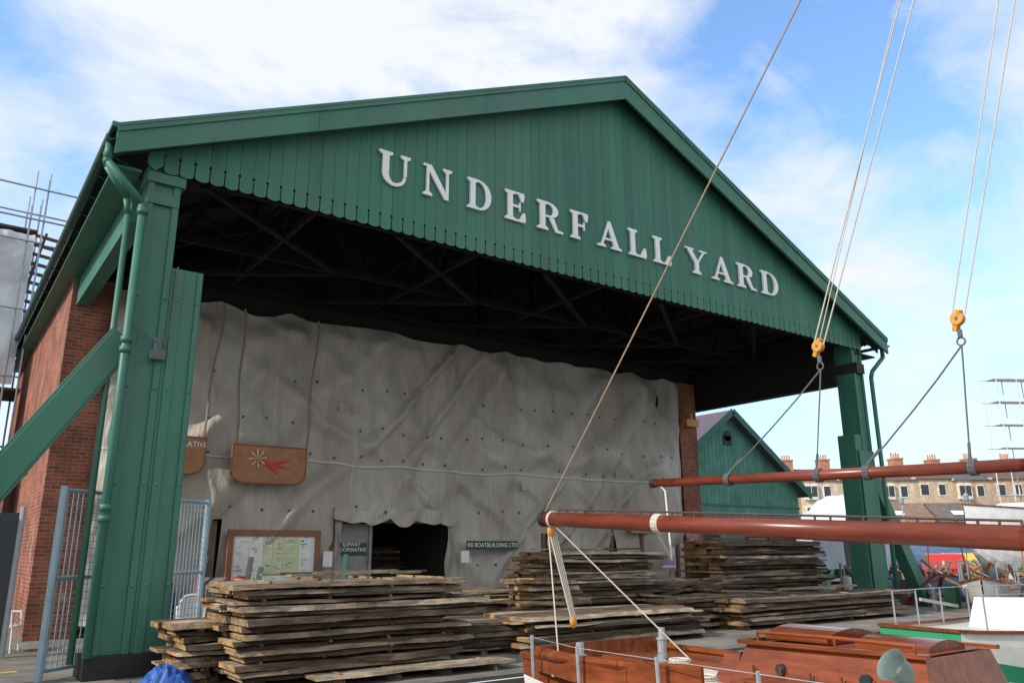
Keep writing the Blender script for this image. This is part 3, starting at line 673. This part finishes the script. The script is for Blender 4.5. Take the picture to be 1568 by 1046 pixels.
# ------------------------------------------------------------ hull function
def hull(g,L,B,zd,zk,m=0,c=(1,1,1),c2=None,tr=.6,ns=22,sheer=.25,deckm=None,deckc=None,rail=None,strake=None):
    rings=[];nk=7
    for i in range(ns+1):
        t=i/ns;b=B/2*(tr+(1-tr)*math.sin(min(1,t/.45)*math.pi/2)) if t<.45 else B/2*(1-((t-.45)/.55)**2.2)
        b=max(b,.02);zs=zd+sheer*((t-.35)*1.5)**2;kz=zk*(1-.9*max(0,(t-.75)/.25)**2)*(1-.5*max(0,(.2-t)/.2))
        ring=[]
        for k in range(nk+1):
            s_=k/nk;ang=s_*math.pi/2
            ring.append((b*math.cos(ang)**.6 if k<nk else 0,t*L,zs+(kz-zs)*math.sin(ang)**1.3))
        rings.append(ring)
    for sg in (-1,1):
        vs=[(sg*p_[0],p_[1],p_[2]) for r_ in rings for p_ in r_];w_=nk+1
        for i in range(ns):
            for k in range(nk):
                f=(i*w_+k,(i+1)*w_+k,(i+1)*w_+k+1,i*w_+k+1)
                if sg<0: f=f[::-1]
                q=[vs[x] for x in f]
                g.add(q,[(0,1,2,3)],strake if (strake is not None and k==0) else m,c if (c2 is None or k>1) else c2)
    r0=rings[0];g.add([(p_[0],p_[1],p_[2]) for p_ in r0]+[(-p_[0],p_[1],p_[2]) for p_ in r0[::-1][1:]],[tuple(range(2*len(r0)-1))],strake if strake is not None else m,c)
    if deckm is not None:
        for i in range(ns):
            a_,b_=rings[i][0],rings[i+1][0]
            g.add([(-a_[0]*.98,a_[1],a_[2]-.05),(a_[0]*.98,a_[1],a_[2]-.05),(b_[0]*.98,b_[1],b_[2]-.05),(-b_[0]*.98,b_[1],b_[2]-.05)],[(0,1,2,3)],deckm,deckc or c)
    if rail is not None:
        for i in range(ns):
            for sg in (-1,1):
                a_,b_=rings[i][0],rings[i+1][0];g.beam((sg*a_[0],a_[1],a_[2]+.02),(sg*b_[0],b_[1],b_[2]+.02),.07,.05,rail)
        g.beam((-r0[0][0],0,r0[0][2]+.02),(r0[0][0],0,r0[0][2]+.02),.07,.05,rail)
    return rings
# ------------------------------------------------------------ sailing boat
sb=empty('sailing_boat')
DZ=-.16
g=MB();rg=hull(g,12,3.0,.62+DZ,-1.6,0,deckm=1,rail=2,tr=.62,strake=2)
g.done('hull',[WHITE2,mat('boat_deck',(.66,.64,.58),.6,var=.1,dirt=(.40,.37,.31),damt=.5),VARN],sb,smooth=False,loc=(6.5,7.45,0),rot=(0,0,math.pi))
cb=empty('deck_structures',(0,0,DZ));cb.parent=sb
g=MB()
g.path([(5.50,7.1,.74),(5.22,6.4,.80),(5.10,5.4,.84),(5.25,4.7,.86)],.045,8)
g.beam((5.50,7.1,.70),(5.16,6.1,.74),.05,.24);g.beam((5.16,6.1,.74),(5.10,5.3,.76),.05,.24);g.beam((5.10,5.3,.76),(5.25,4.6,.78),.05,.24);g.beam((5.50,7.1,.70),(7.5,7.1,.70),.05,.24)
g.box(5.6,6.1,5.5,6.9,.58,.66);g.box(6.9,7.4,5.6,6.9,.58,.66);g.box(6.25,6.75,6.3,6.9,.58,.70)
for i in range(5): g.box(5.62,6.08,5.55+i*.27,5.56+i*.27,.661,.668)
g.prismg([(6.25,5.2,.56),(7.75,5.2,.56),(7.6,5.05,.96),(6.4,5.05,.96)],[(6.3,3.3,.56),(7.7,3.3,.56),(7.55,3.4,.98),(6.45,3.4,.98)])
g.prismg([(6.35,5.45,.56),(7.6,5.45,.56),(7.5,5.40,.84),(6.5,5.40,.84)],[(6.35,5.21,.56),(7.6,5.21,.56),(7.5,5.21,.86),(6.5,5.21,.86)])
def camber(x0,x1,y0,y1,z,h):
    P0=[];P1=[]
    for i in range(9):
        t=i/8;P0.append((x0+(x1-x0)*t,y0,z+h*(1-(2*t-1)**2)));P1.append((x0+(x1-x0)*t,y1,z+h*(1-(2*t-1)**2)))
    P0+=[(x1,y0,z-.06),(x0,y0,z-.06)];P1+=[(x1,y1,z-.06),(x0,y1,z-.06)]
    g.prismg(P0,P1)
camber(6.62,7.4,4.35,5.0,1.05,.06);camber(6.72,7.32,3.5,4.15,1.03,.05)
g.beam((6.36,5.1,.98),(6.42,3.35,1.0),.07,.035);g.beam((7.64,5.1,.98),(7.58,3.35,1.0),.07,.035);g.beam((6.36,5.1,.98),(7.64,5.1,.98),.07,.035)
g.path([(6.5,5.0,1.06),(6.5,4.2,1.07),(6.52,3.5,1.06)],.018,8)
for y in (5.0,4.2,3.5): g.tube((6.5,y,.97),(6.5,y,1.07),.015,6)
g.prismg([(6.3,2.6,.56),(7.7,2.6,.56),(7.5,2.5,.84),(6.5,2.5,.84)],[(6.3,.6,.6),(7.7,.6,.6),(7.5,.7,.88),(6.5,.7,.88)])
g.box(5.75,6.08,4.2,4.6,.58,.74);g.box(5.72,6.11,4.17,4.63,.741,.76)
for i in range(6): g.box(6.28,6.30,3.45+i*.29,3.47+i*.29,.57,.80)
g.done('cabin_and_coamings',VARN,cb,bevel=.01)
g=MB();g.add([(6.43,5.03,.972),(7.57,5.03,.972),(7.5,3.42,.995),(6.48,3.42,.995)],[(0,1,2,3)]);g.done('cabin_top',mat('cabin_top_paint',(.22,.055,.028),.4,var=.25,spec=.25),cb)
g=MB()
for y in (4.65,3.85): g.tube((6.32,y,.78),(6.365,y,.78),.05,14)
g.done('portholes',GLASS,cb)
g=MB()
for y in (6.9,5.9,4.9,3.9,2.9):
    g.tube((5.06 if y<6.5 else 5.3,y,.55),(5.04 if y<6.5 else 5.28,y,.96),.018,6)
for y in (5.9,4.9,3.9,2.9): g.tube((7.95,y,.55),(7.97,y,.94),.014,6)
g.path([(5.28,6.9,.94),(5.04,5.9,.94),(5.04,2.9,.94)],.004,5)
for (x,y) in ((5.42,6.3),(5.42,5.2),(7.2,6.9)):
    g.tube((x,y,.6),(x,y,.80),.055,12);g.tube((x,y,.80),(x,y,.82),.07,12);g.tube((x,y,.82),(x,y,.93),.04,12)
for (x,y) in ((5.2,4.2),(5.25,3.5),(5.9,5.3)):
    g.tube((x,y-.1,.62),(x,y+.1,.62),.014,6);g.tube((x,y-.04,.56),(x,y-.04,.62),.012,6);g.tube((x,y+.04,.56),(x,y+.04,.62),.012,6)
g.done('stanchions_and_winches',STEEL,cb)
g=MB()
g.tube((5.58,3.1,.56),(5.58,3.1,.98),.05,12)
C0=Vector((5.58,3.1,.98));ax=Vector((-.62,.25,.45)).normalized();uu=ax.orthogonal().normalized();ww=ax.cross(uu)
prof=[(-.06,.035),(-.02,.065),(.03,.085),(.08,.095),(.12,.112),(.125,.118)]
rgs=[[C0+ax*t+(uu*math.cos(q)+ww*math.sin(q))*rr for q in [2*math.pi*k/18 for k in range(18)]] for t,rr in prof]
vs=[v for r_ in rgs for v in r_];g.add(vs,[(i*18+k,i*18+(k+1)%18,(i+1)*18+(k+1)%18,(i+1)*18+k) for i in range(len(prof)-1) for k in range(18)])
g.sphere(C0,.055)
g.done('ventilator_cowl',mat('cowl_grey',(.16,.21,.20),.5),cb,smooth=True)
g=MB()
for i in range(6):
    rr=.15-.012*i+.01*math.sin(i*3)
    g.path([(5.85+rr*math.cos(t)+.01*math.sin(i*2),5.1+rr*math.sin(t),.60+.024*i) for t in [k*math.pi/8 for k in range(17)]],.013,6)
    g.path([(6.5+rr*math.cos(t),6.0+rr*math.sin(t),.60+.024*i) for t in [k*math.pi/8 for k in range(17)]],.013,6)
g.path([(5.3+.15*math.sin(i*1.1),6.6-i*.16,.60+.02*math.sin(i)) for i in range(14)],.012,6)
g.path([(6.0+.12*math.sin(i*1.7),4.9-i*.13,.60) for i in range(12)],.010,6)
g.done('coiled_ropes',ROPE,cb)
B0,B1,B2=Vector((5.8,7.3,2.0)),Vector((5.93,2.35,1.715)),Vector((6.15,-.95,1.52))
g=MB();g.tube(B0,B1,.078,24,.085);g.tube(B1,B2,.085,24,.08)
G0,G1,G2=Vector((7.0,6.72,2.42)),Vector((7.15,2.75,2.305)),Vector((6.35,-.9,2.2))
g.tube(G0,G1,.048,20,.055);g.tube(G1,G2,.055,20,.05)
g.tube((6.2,-1.1,.5),(6.2,-1.1,13.6),.11,24,.07)
g.done('boom_gaff_and_mast',SPAR,sb,smooth=True)
g=MB()
g.tube(B0+Vector((0,.05,0)),B0+Vector((0,-.03,0)),.086,16);g.tube(G0+Vector((0,.03,0)),G0+Vector((0,-.04,0)),.053,16)
g.done('spar_end_bands',BLACK,sb)
g=MB();n=34
dB=(B1-B0)
pts=[]
for i in range(n+1):
    t=.05+.95*i/n;v=B0+dB*t+Vector((0,0,.083));pts.append(v+Vector((0,0,.03)));g.tube(v,v+Vector((0,0,.035)),.010,5)
g.path(pts,.011,6);g.done('jackstay',mat('jack_dark',(.07,.035,.025),.6),sb)
g=MB()
def wrap(P,dirv,r,k,rr=.014):
    dirv=dirv.normalized();a_=Vector((0,0,1));u=dirv.cross(a_).normalized();v=dirv.cross(u)
    for j in range(k):
        c=P+dirv*j*rr*1.9
        g.path([c+(u*math.cos(t)+v*math.sin(t))*(r+rr*.6) for t in [q*math.pi/8 for q in range(17)]],rr,6)
wrap(B0-(B0-B1).normalized()*.12,(B1-B0),.08,2,.009);wrap(B0.lerp(B1,.345),(B1-B0),.08,4,.011)
g.path([B0.lerp(B1,.345)+Vector((0,0,-.09)),Vector((6.2,5.75,1.55)),Vector((6.8,6.35,2.3)),Vector((7.0,6.6,2.37))],.010,6)
S=Vector((6.0,7.08,.88))
for k in range(4): g.tube(B0+Vector((-.03+.03*k,-.1,-.12)),S+Vector((-.03+.02*k,0,.05)),.009,6)
g.tube(B0+Vector((0,-.05,-.1)),(5.72,7.0,.5),.008,6);g.tube(B0+Vector((0,-.2,-.1)),(6.9,6.2,.5),.009,6)
g.done('mainsheet_and_lashings',ROPE,sb)
g=MB();g.sphere(S,.05,sc=(1,.6,1.3));g.sphere(B0+Vector((0,-.1,-.15)),.05,sc=(1,.6,1.3));g.done('mainsheet_blocks',YEL,sb,smooth=True)
MH=Vector((6.4,-1.0,12.5));TK=Vector((5.9,-.3,12.8))
g=MB();g.tube(B0+Vector((0,0,.08)),MH,.009,6);g.done('topping_lift',mat('lift_rope',(.34,.24,.16),.8,var=.3,scale=30),sb)
K1=Vector((7.05,4.4,3.63));K2=Vector((7.08,3.05,3.60))
g=MB()
for K in (K1,K2):
    for o in (-.05,.05): g.tube(K+Vector((-o*.2,o,0)),TK+Vector((0,o*2.2,0)),.0075,6)
    if K is K1: g.tube(K+Vector((0,0,0)),TK+Vector((0,.32,0)),.005,6)
g.done('peak_halyards',ROPE,sb)
g=MB()
for K in (K1,K2):
    dd=(TK-K).normalized()
    g.tube(K+Vector((-.03,0,0)),K+Vector((.03,0,0)),.058,18);g.beam(K+dd*.08,K-dd*.11,.05,.05)
g.done('pulley_blocks',YEL,sb,bevel=.006)
g=MB()
for K in (K1,K2):
    g.tube(K-Vector((0,0,.1)),K-Vector((0,0,.17)),.022,8);g.tube(K+Vector((-.036,0,0)),K+Vector((.036,0,0)),.015,8)
    g.path([K-Vector((0,0,.17))+Vector((0,.035*math.sin(t),-.035+.035*math.cos(t))) for t in [q*math.pi/6 for q in range(13)]],.008,6)
def Gp(y): t=(G0.y-y)/(G0.y-G1.y);return G0+(G1-G0)*t
def bridle(K,ya,yb):
    for y in (ya,yb):
        P=Gp(y)+Vector((0,0,.05));K_=K-Vector((0,0,.24));mid=K_.lerp(P,.5)+Vector((0,0,-.03 if abs(y-K.y)>.5 else 0))
        g.path([K_,K_.lerp(mid,.5)+Vector((0,0,-.01)),mid,mid.lerp(P,.55)+Vector((0,0,-.01)),P],.008,6);
        q=Gp(y);dg=(G1-G0).normalized()
        for j in range(3): 
            c=q+dg*j*.02;g.path([c+Vector((math.cos(t),0,math.sin(t)))*.062 for t in [s_*math.pi/7 for s_ in range(15)]],.011,6)
        g.tube(P.lerp(K_,.02),P.lerp(K_,.16),.014,6)
bridle(K1,5.65,4.58);bridle(K2,4.08,3.15)
g.done('gaff_bridles',ROPEG,sb)
# ------------------------------------------------------------ other boats
def boat(name,loc,rz,L,B,c,dc,zd,zk,cab=True,cabc=(.75,.74,.7),mast=0,c2=None,stand=False):
    e=empty(name,loc,(0,0,rz));g=MB();hull(g,L,B,zd,zk,0,c,c2=c2,deckm=0,deckc=dc,rail=1);
    if cab:
        g.prismg([(-B*.28,L*.35,zd-.05),(B*.28,L*.35,zd-.05),(B*.24,L*.37,zd+.45),(-B*.24,L*.37,zd+.45)],[(-B*.25,L*.68,zd-.02),(B*.25,L*.68,zd-.02),(B*.18,L*.62,zd+.4),(-B*.18,L*.62,zd+.4)],0,cabc)
        for s_ in (-1,1):
            for k in range(2): g.box(s_*B*.272-.01,s_*B*.272+.01,L*(.40+.1*k),L*(.46+.1*k),zd+.12,zd+.28,2)
    def bb_(t): return B/2*(.6+.4*math.sin(min(1,t/.45)*math.pi/2)) if t<.45 else B/2*(1-((t-.45)/.55)**2.2)
    for s_ in (-1,1):
        pp=[]
        for k in range(7):
            t=.08+k*.13;g.tube((s_*bb_(t)*.95,t*L,zd),(s_*bb_(t)*.95,t*L,zd+.6),.015,5,None,3);pp.append((s_*bb_(t)*.95,t*L,zd+.6))
        g.path(pp,.008,5,3)
    if mast: g.tube((0,L*.55,zd),(0,L*.55,zd+mast),.05,8,.03,3);g.tube((0,L*.5,zd+.9),(0,L*.05,zd+.85),.04,8,None,3)
    if stand:
        for k in (.25,.5,.72):
            for s_ in (-1,1): g.beam((s_*B*.5,L*k,-loc[2]),(s_*B*.25,L*k,zk*.5),.08,.08,1)
            g.box(-.15,.15,L*k-.1,L*k+.1,-loc[2],zk+.1,1)
    g.done('hull_and_fittings',[COLATTR,VARN,GLASS,STEEL],e);return e
boat('green_motor_boat',(13.0,6.9,0),-math.pi/2-.1,7,2.3,(.03,.30,.14),(.55,.53,.47),.35,-1.2,c2=(.75,.75,.7))
boat('moored_yacht',(24,7.5,0),-math.pi/2,8,2.6,(.75,.76,.78),(.6,.58,.52),.5,-1.3)
boat('moored_yacht',(20,4.8,0),-math.pi/2+.05,7,2.4,(.1,.14,.3),(.7,.68,.6),.4,-1.3)
boat('yacht_on_stands',(42.8,14.3,1.9),math.pi/2-.1,9.5,3.2,(.78,.79,.80),(.7,.7,.66),1.2,-1.3,stand=True)
boat('yacht_on_stands',(50,30,1.5),.9,9,3,(.55,.55,.52),(.7,.7,.66),.8,-1.2,stand=True,mast=6)
boat('yacht_on_stands',(60,26,1.5),.5,8,2.8,(.12,.2,.38),(.7,.7,.66),.8,-1.2,stand=True)
boat('rowing_boat',(26.5,11.5,.35),1.9,4,1.5,(.5,.5,.46),(.35,.22,.12),.3,-.3,cab=False)
boat('rowing_boat',(30.5,12.5,.35),1.3,4,1.5,(.15,.25,.4),(.35,.22,.12),.3,-.3,cab=False)
g=MB();vs=[];nu,nv=34,26
for i in range(nu):
    for j in range(nv):
        u=i/(nu-1);v=j/(nv-1)*2-1
        wd=1.5*(1-.6*abs(2*u-1)**3);h=4.1-.7*abs(2*u-1)**2
        zz=h*(1-.42*abs(v)**1.2) if abs(v)<.7 else h*(1-.42*.7**1.2)*(1-(abs(v)-.7)/.3)*1.0+.9*(abs(v)-.7)/.3
        xx=wd*(v/.7 if abs(v)<.7 else math.copysign(1,v))
        fo=.16*max(0,1-3*abs(noise.noise(Vector((u*14,v*1.5,1)))))
        vs.append((xx+math.copysign(fo,v),u*6.5,zz+.18*noise.noise(Vector((u*7,v*6,4)))-.12*abs(math.sin(u*9.4))))
g.add(vs,[(i*nv+j,i*nv+j+1,(i+1)*nv+j+1,(i+1)*nv+j) for i in range(nu-1) for j in range(nv-1)])
g.done('sheeted_boat',SHEET,smooth=True,loc=(31,18.3,0),rot=(0,0,-.75))
def car(loc,rz,c):
    e=empty('parked_car',loc,(0,0,rz));g=MB()
    pr=[(-2.1,.3),(-2.15,.75),(-1.9,.88),(-1.2,.95),(-.6,1.38),(.8,1.42),(1.5,1.0),(2.0,.9),(2.1,.6),(2.05,.3)]
    g.prism(pr,-.82,.82,0,c);g.prism([(-1.1,.98),(-.58,1.33),(.1,1.36),(.1,.98)],-.835,.835,1);g.prism([(.18,.98),(.18,1.36),(.76,1.36),(1.35,.98)],-.835,.835,1)
    for x in (-1.35,1.35):
        for y in (-.86,.66): g.tube((x,y,.31),(x,y+.2,.31),.31,16,None,2)
    g.done('body',[CARP,GLASS,RUBBER],e,bevel=.03)
car((42,20.5,0),.6,(.55,.03,.02));car((47,22,0),.7,(.65,.45,.03));car((52,23,0),.3,(.5,.5,.52));car((38,24,0),.5,(.03,.12,.05));car((60,33,0),-.3,(.7,.7,.7))
# ------------------------------------------------------------ clutter on slipway
g=MB()
for i in range(460):
    x=R.uniform(22.6,46);y=R.uniform(9.9,19);h=R.uniform(.15,1.25);s_=R.uniform(.06,.4)
    if x<24: h*=.7
    c=R.choice([(.45,.43,.4),(.2,.14,.09),(.1,.15,.25),(.25,.05,.03),(.6,.6,.58),(.08,.08,.08),(.3,.2,.10),(.07,.2,.13),(.15,.11,.08),(.12,.09,.07),(.10,.07,.05),(.35,.27,.18),(.45,.15,.03)])
    k=R.random()
    if k<.55: g.beam((x,y,h*.4),(x+R.uniform(-1.5,1.5),y+R.uniform(-1,1),h),R.uniform(.03,.14),R.uniform(.03,.12),0,c)
    elif k<.68: g.tube((x,y,0),(x,y,h),s_*.4,12,None,0,c)
    elif k<.80: g.tube((x,y,0),(x+R.uniform(-.4,.4),y,h*1.6),.02,6,None,0,c)
    elif k<.88: g.sphere((x,y,s_*.6),s_*.55,0,c,10,(1,1,1.2))
    else: g.prismg([(x,y,0),(x+s_,y,0),(x+s_*.9,y,h*.6),(x,y,h*.6)],[(x,y+s_,0),(x+s_,y+s_,0),(x+s_*.9,y+s_,h*.5),(x+.1,y+s_,h*.6)],0,c)
g.done('boatyard_clutter',COLROUGH)
g=MB()
for x,y,h in ((23.5,9.9,1.1),(26,9.9,1.1),(29,9.9,1.1),(33,9.9,1.1),(38,9.9,1.1)):
    g.tube((x,y,0),(x,y,h),.04,8)
for z in (.6,1.05): g.tube((23.5,9.9,z),(38,9.9,z),.015,6)
g.done('quay_railing',OAK)
# ------------------------------------------------------------ small green building
gb=empty('green_workshop')
X0,X1,Y0,Y1=29.0,41.2,28,40;zl=4.9;xm=35.1;za=8.9
g=MB();x=X0;zrf=lambda x: zl+(za-zl)*(1-abs(x-xm)/(xm-X0))
while x<X1-.1:
    c=jit((.055,.19,.145),.12);xe=min(x+.32,X1)
    pts=[(x,0),(xe-.02,0),(xe-.02,zrf(xe)),(x,zrf(x))]
    if x<xm<xe: pts=[(x,0),(xe-.02,0),(xe-.02,zrf(xe)),(xm,za),(x,zrf(x))]
    g.prism(pts,Y0,Y0+.05,0,c);x+=.32
g.box(X0,X0+.1,Y0+.06,Y1,0,zl,0,(.03,.14,.1));g.box(X1-.1,X1,Y0+.06,Y1,0,zl,0,(.03,.14,.1));g.done('cladding',COLROUGH,gb)
g=MB();g.prismg([(X0-.5,Y0-.5,zl-.3),(xm,Y0-.5,za+.05),(xm,Y0-.5,za+.2),(X0-.5,Y0-.5,zl-.15)],[(X0-.5,Y1,zl-.3),(xm,Y1,za+.05),(xm,Y1,za+.2),(X0-.5,Y1,zl-.15)])
g.prismg([(X1+.5,Y0-.5,zl-.3),(xm,Y0-.5,za+.05),(xm,Y0-.5,za+.2),(X1+.5,Y0-.5,zl-.15)],[(X1+.5,Y1,zl-.3),(xm,Y1,za+.05),(xm,Y1,za+.2),(X1+.5,Y1,zl-.15)])
g.done('roof',SLATE,gb)
g=MB()
for e in (X0-.5,X1+.5): g.beam((e,Y0-.55,zl-.3),(xm,Y0-.55,za+.1),.06,.35)
g.box(X0,X1,Y0-.04,Y0-.01,3.9,4.0);g.done('bargeboard',mat('dark_green_trim',(.015,.095,.075)),gb)
g=MB();g.tube((xm,Y0-.02,7.7),(xm,Y0-.06,7.7),.3,18);g.box(xm-.35,xm+.35,Y0-.06,Y0-.02,7.2,7.7)
g.box(30,34,Y0-.05,Y0-.01,.2,3.2);g.box(36,40.5,Y0-.05,Y0-.01,1.2,3.0);g.done('openings',BLACK,gb)
# ------------------------------------------------------------ terraced houses
A=Vector((88,71.5,0));Bv=Vector((135,38,0));D=(Bv-A).normalized();ang=math.atan2(D.y,D.x)
def house(i,x,wd,wall,H,base):
    e=empty('terraced_house',A+D*x,(0,0,ang));g=MB()
    g.box(0,wd-.02,0,9,base,H,0,wall)
    g.prismg([(0,-.3,H),(0,4.5,H+2.0),(0,9.3,H)],[(wd-.02,-.3,H),(wd-.02,4.5,H+2.0),(wd-.02,9.3,H)],1,(.14,.085,.07) if i%3 else (.10,.10,.11))
    g.box(-.15,.15,-.35,9.2,H-.1,H+.2,0,(.5,.45,.4))
    g.box(-.7,.7,3.6,5.4,H+.5,H+3.1,2,(.46,.20,.11));g.box(-.8,.8,3.5,5.5,H+3.1,H+3.3,2,(.4,.3,.22))
    for k in range(4): g.tube((-.5+k*.34,4.5,H+3.3),(-.5+k*.34,4.5,H+3.95+.2*R.random()),.13,8,.11,2,(.55,.22,.10))
    if i%3==1: g.tube((1.2,4.5,H+1.8),(1.2,4.5,H+4.6),.03,5);g.tube((.6,4.5,H+4.4),(1.9,4.5,H+4.4),.02,5)
    for fl in range(3):
        z=H-2.2-fl*2.9
        if z<base: break
        if i%2==0 and fl<2:
            g.box(.5,2.3,-.5,-.0,z-.4,z+1.7,0,(.7,.67,.6));g.box(.62,1.35,-.52,-.49,z,z+1.4,3);g.box(1.45,2.18,-.52,-.49,z,z+1.4,3)
        else:
            g.box(.7,2.0,-.06,.0,z-.15,z+1.55,0,(.75,.73,.68));g.box(.82,1.88,-.08,-.05,z,z+1.4,3)
        g.box(3.2,4.3,-.06,0,z-.15,z+1.55,0,(.75,.73,.68));g.box(3.32,4.18,-.08,-.05,z,z+1.4,3)
    g.done('house_body',[COLROUGH,COLROUGH,COLROUGH,GLASS],e)
x=0;i=0
while x<60:
    wd=5.3;wall=R.choice([(.55,.42,.28),(.60,.50,.38),(.50,.36,.25),(.62,.56,.48),(.45,.30,.2),(.55,.45,.33)])
    house(i,x,wd,wall,10.9+R.uniform(-.15,.15),0);x+=wd;i+=1
A2=Vector((92,52,0));
for k in range(7):
    e=empty('quayside_cottage',A2+D*(k*7.5),(0,0,ang));g=MB();H=4.3+R.uniform(-.3,.6)
    g.box(0,6.8,0,6,0,H,0,R.choice([(.5,.42,.32),(.6,.56,.5),(.42,.22,.14)]))
    g.prismg([(-.2,-.4,H),(-.2,3,H+2.4),(-.2,6.4,H)],[(7.0,-.4,H),(7.0,3,H+2.4),(7.0,6.4,H)],1,R.choice([(.22,.14,.10),(.14,.11,.10),(.25,.16,.11)]))
    for q in range(3): g.box(.8+q*2.1,1.8+q*2.1,-.06,-.0,1.8,3.2,2);
    g.beam((2,.9,H+1.1),(3.6,.9,H+1.1),.9,.05,3,(.75,.75,.75),up=(0,-.7,1))
    g.done('cottage_body',[COLROUGH,COLROUGH,GLASS,COLATTR],e)
def lamp(x,y,h):
    g=MB();g.tube((x,y,0),(x,y,h),.09,8,.06);g.tube((x,y,h),(x,y,h+.15),.12,8,.22);g.tube((x,y,h+.15),(x,y,h+.6),.22,8,.3);g.tube((x,y,h+.6),(x,y,h+.85),.33,8,.05)
    g.done('street_lamp',STEEL)
lamp(80,42.5,6);lamp(84,38,6.2);lamp(76,47,6)
g=MB();tx,ty=74,29.5
for dx in (0,1.6,3.2,4.8):
    for dy in (0,1.2): g.tube((tx+dx,ty-dx*.6+dy,0),(tx+dx,ty-dx*.6+dy,16),.05,6)
for z in range(2,17,2):
    for dy in (0,1.2): g.tube((tx-.3,ty+.2+dy,z),(tx+5.2,ty-3.1+dy,z),.05,6)
    g.beam((tx,ty+.6,z),(tx+4.8,ty-2.3,z),1.0,.05)
g.done('scaffold_tower',mat('light_scaffold',(.6,.6,.6),.6))
def trees(name,x0,y0,x1,y1,n,h):
    g=MB()
    for i in range(n):
        t=R.random();x=x0+(x1-x0)*t+R.uniform(-4,4);y=y0+(y1-y0)*t+R.uniform(-4,4);hh=h*R.uniform(.6,1.1)
        g.tube((x,y,0),(x,y,hh*.6),.25,6,.1,1,(.08,.06,.04))
        for k in range(170):
            th=R.uniform(0,6.28);ph=math.acos(R.uniform(-1,1));rr=hh*.34*R.uniform(.5,1)
            c=Vector((x+rr*math.sin(ph)*math.cos(th),y+rr*math.sin(ph)*math.sin(th),hh*.68+rr*.9*math.cos(ph)));s_=R.uniform(.25,.6)
            n_=Vector((R.uniform(-1,1),R.uniform(-1,1),R.uniform(-1,1))).normalized();u_=n_.orthogonal().normalized()*s_;v_=n_.cross(u_)
            g.add([c-u_-v_,c+u_-v_*.6,c+u_+v_,c-u_*.5+v_],[(0,1,2,3)],0,jit((.05,.09,.03),.4))
    g.done(name,[COLROUGH,COLROUGH])
trees('distant_trees',70,95,150,70,14,11)
# ------------------------------------------------------------ scaffolded building at left
sc=empty('scaffolded_building')
g=MB();g.box(-12,.9,30,40,0,10.2,0,(.12,.08,.06));g.done('wall',COLROUGH,sc)
g=MB();n=60;vs=[]
for j in range(n):
    for i in range(n):
        u=i/(n-1);v=j/(n-1);x_=-6+7.45*u
        fo=max(0,1-4*abs(noise.noise(Vector((x_*1.3+v*2,v*2,7)))))
        vs.append((x_,26.5+.25*noise.noise(Vector((x_*1.5,v*3,2)))-.18*fo-.1*math.sin(v*9),6.3+4.6*v))
g.add(vs,[(j*n+i,j*n+i+1,(j+1)*n+i+1,(j+1)*n+i) for j in range(n-1) for i in range(n-1)]);g.done('white_sheeting',SHEET,sc,smooth=True)
g=MB()
for x in (-4,-2,0,1.25,1.6):
    for y in (26.2,28.4): g.tube((x,y,0),(x,y,12.9 if x!=0 else 12.6),.03,6)
for z in (2.5,4.5,6.5,8.5,10.6,11.3,12.3):
    for y in (26.15,28.4): g.tube((-6,y,z+.1),(2.9 if z>11 else 1.6,y,z),.03,6)
g.done('scaffold_poles',STEEL,sc)
g=MB();g.box(-6,1.7,26.75,28.5,4.4,4.46);g.box(-6,1.7,26.4,28.5,6.15,6.22);g.box(-6,1.5,26.5,28.7,11.05,11.12)
for i in range(9): g.beam((1.35,26.6,8.6+i*.3),(2.2,26.6,8.5+i*.3),.04,.1)
g.tube((1.3,26.6,8.4),(1.75,26.6,11.1),.04);g.tube((2.1,26.6,8.4),(2.5,26.6,11.1),.04)
g.done('scaffold_boards',mat('scaffold_board',(.10,.06,.04),.8),sc)
g=MB()
for i in range(12): g.tube((-3+i*.42,20.5,0),(-3+i*.42,20.5,1.9),.03,6)
for z in (.3,1.0,1.85): g.tube((-3.2,20.5,z),(1.7,20.5,z),.03,6)
g.done('black_railings',BLACK)
g=MB();g.box(-9,1.2,24,26,0,4.0,0,(.05,.04,.035));g.prismg([(-9,23.7,4.0),(1.3,23.7,4.0),(1.3,23.7,4.12),(-9,23.7,4.12)],[(-9,26,4.8),(1.3,26,4.8),(1.3,26,4.92),(-9,26,4.92)],0,(.09,.06,.05))
g.box(-.4,.5,23.9,23.99,0,2.1,0,(.03,.03,.03));g.box(-3,-1,23.9,23.99,1,2.4,0,(.03,.04,.05));g.done('lean_to_shed',COLROUGH)
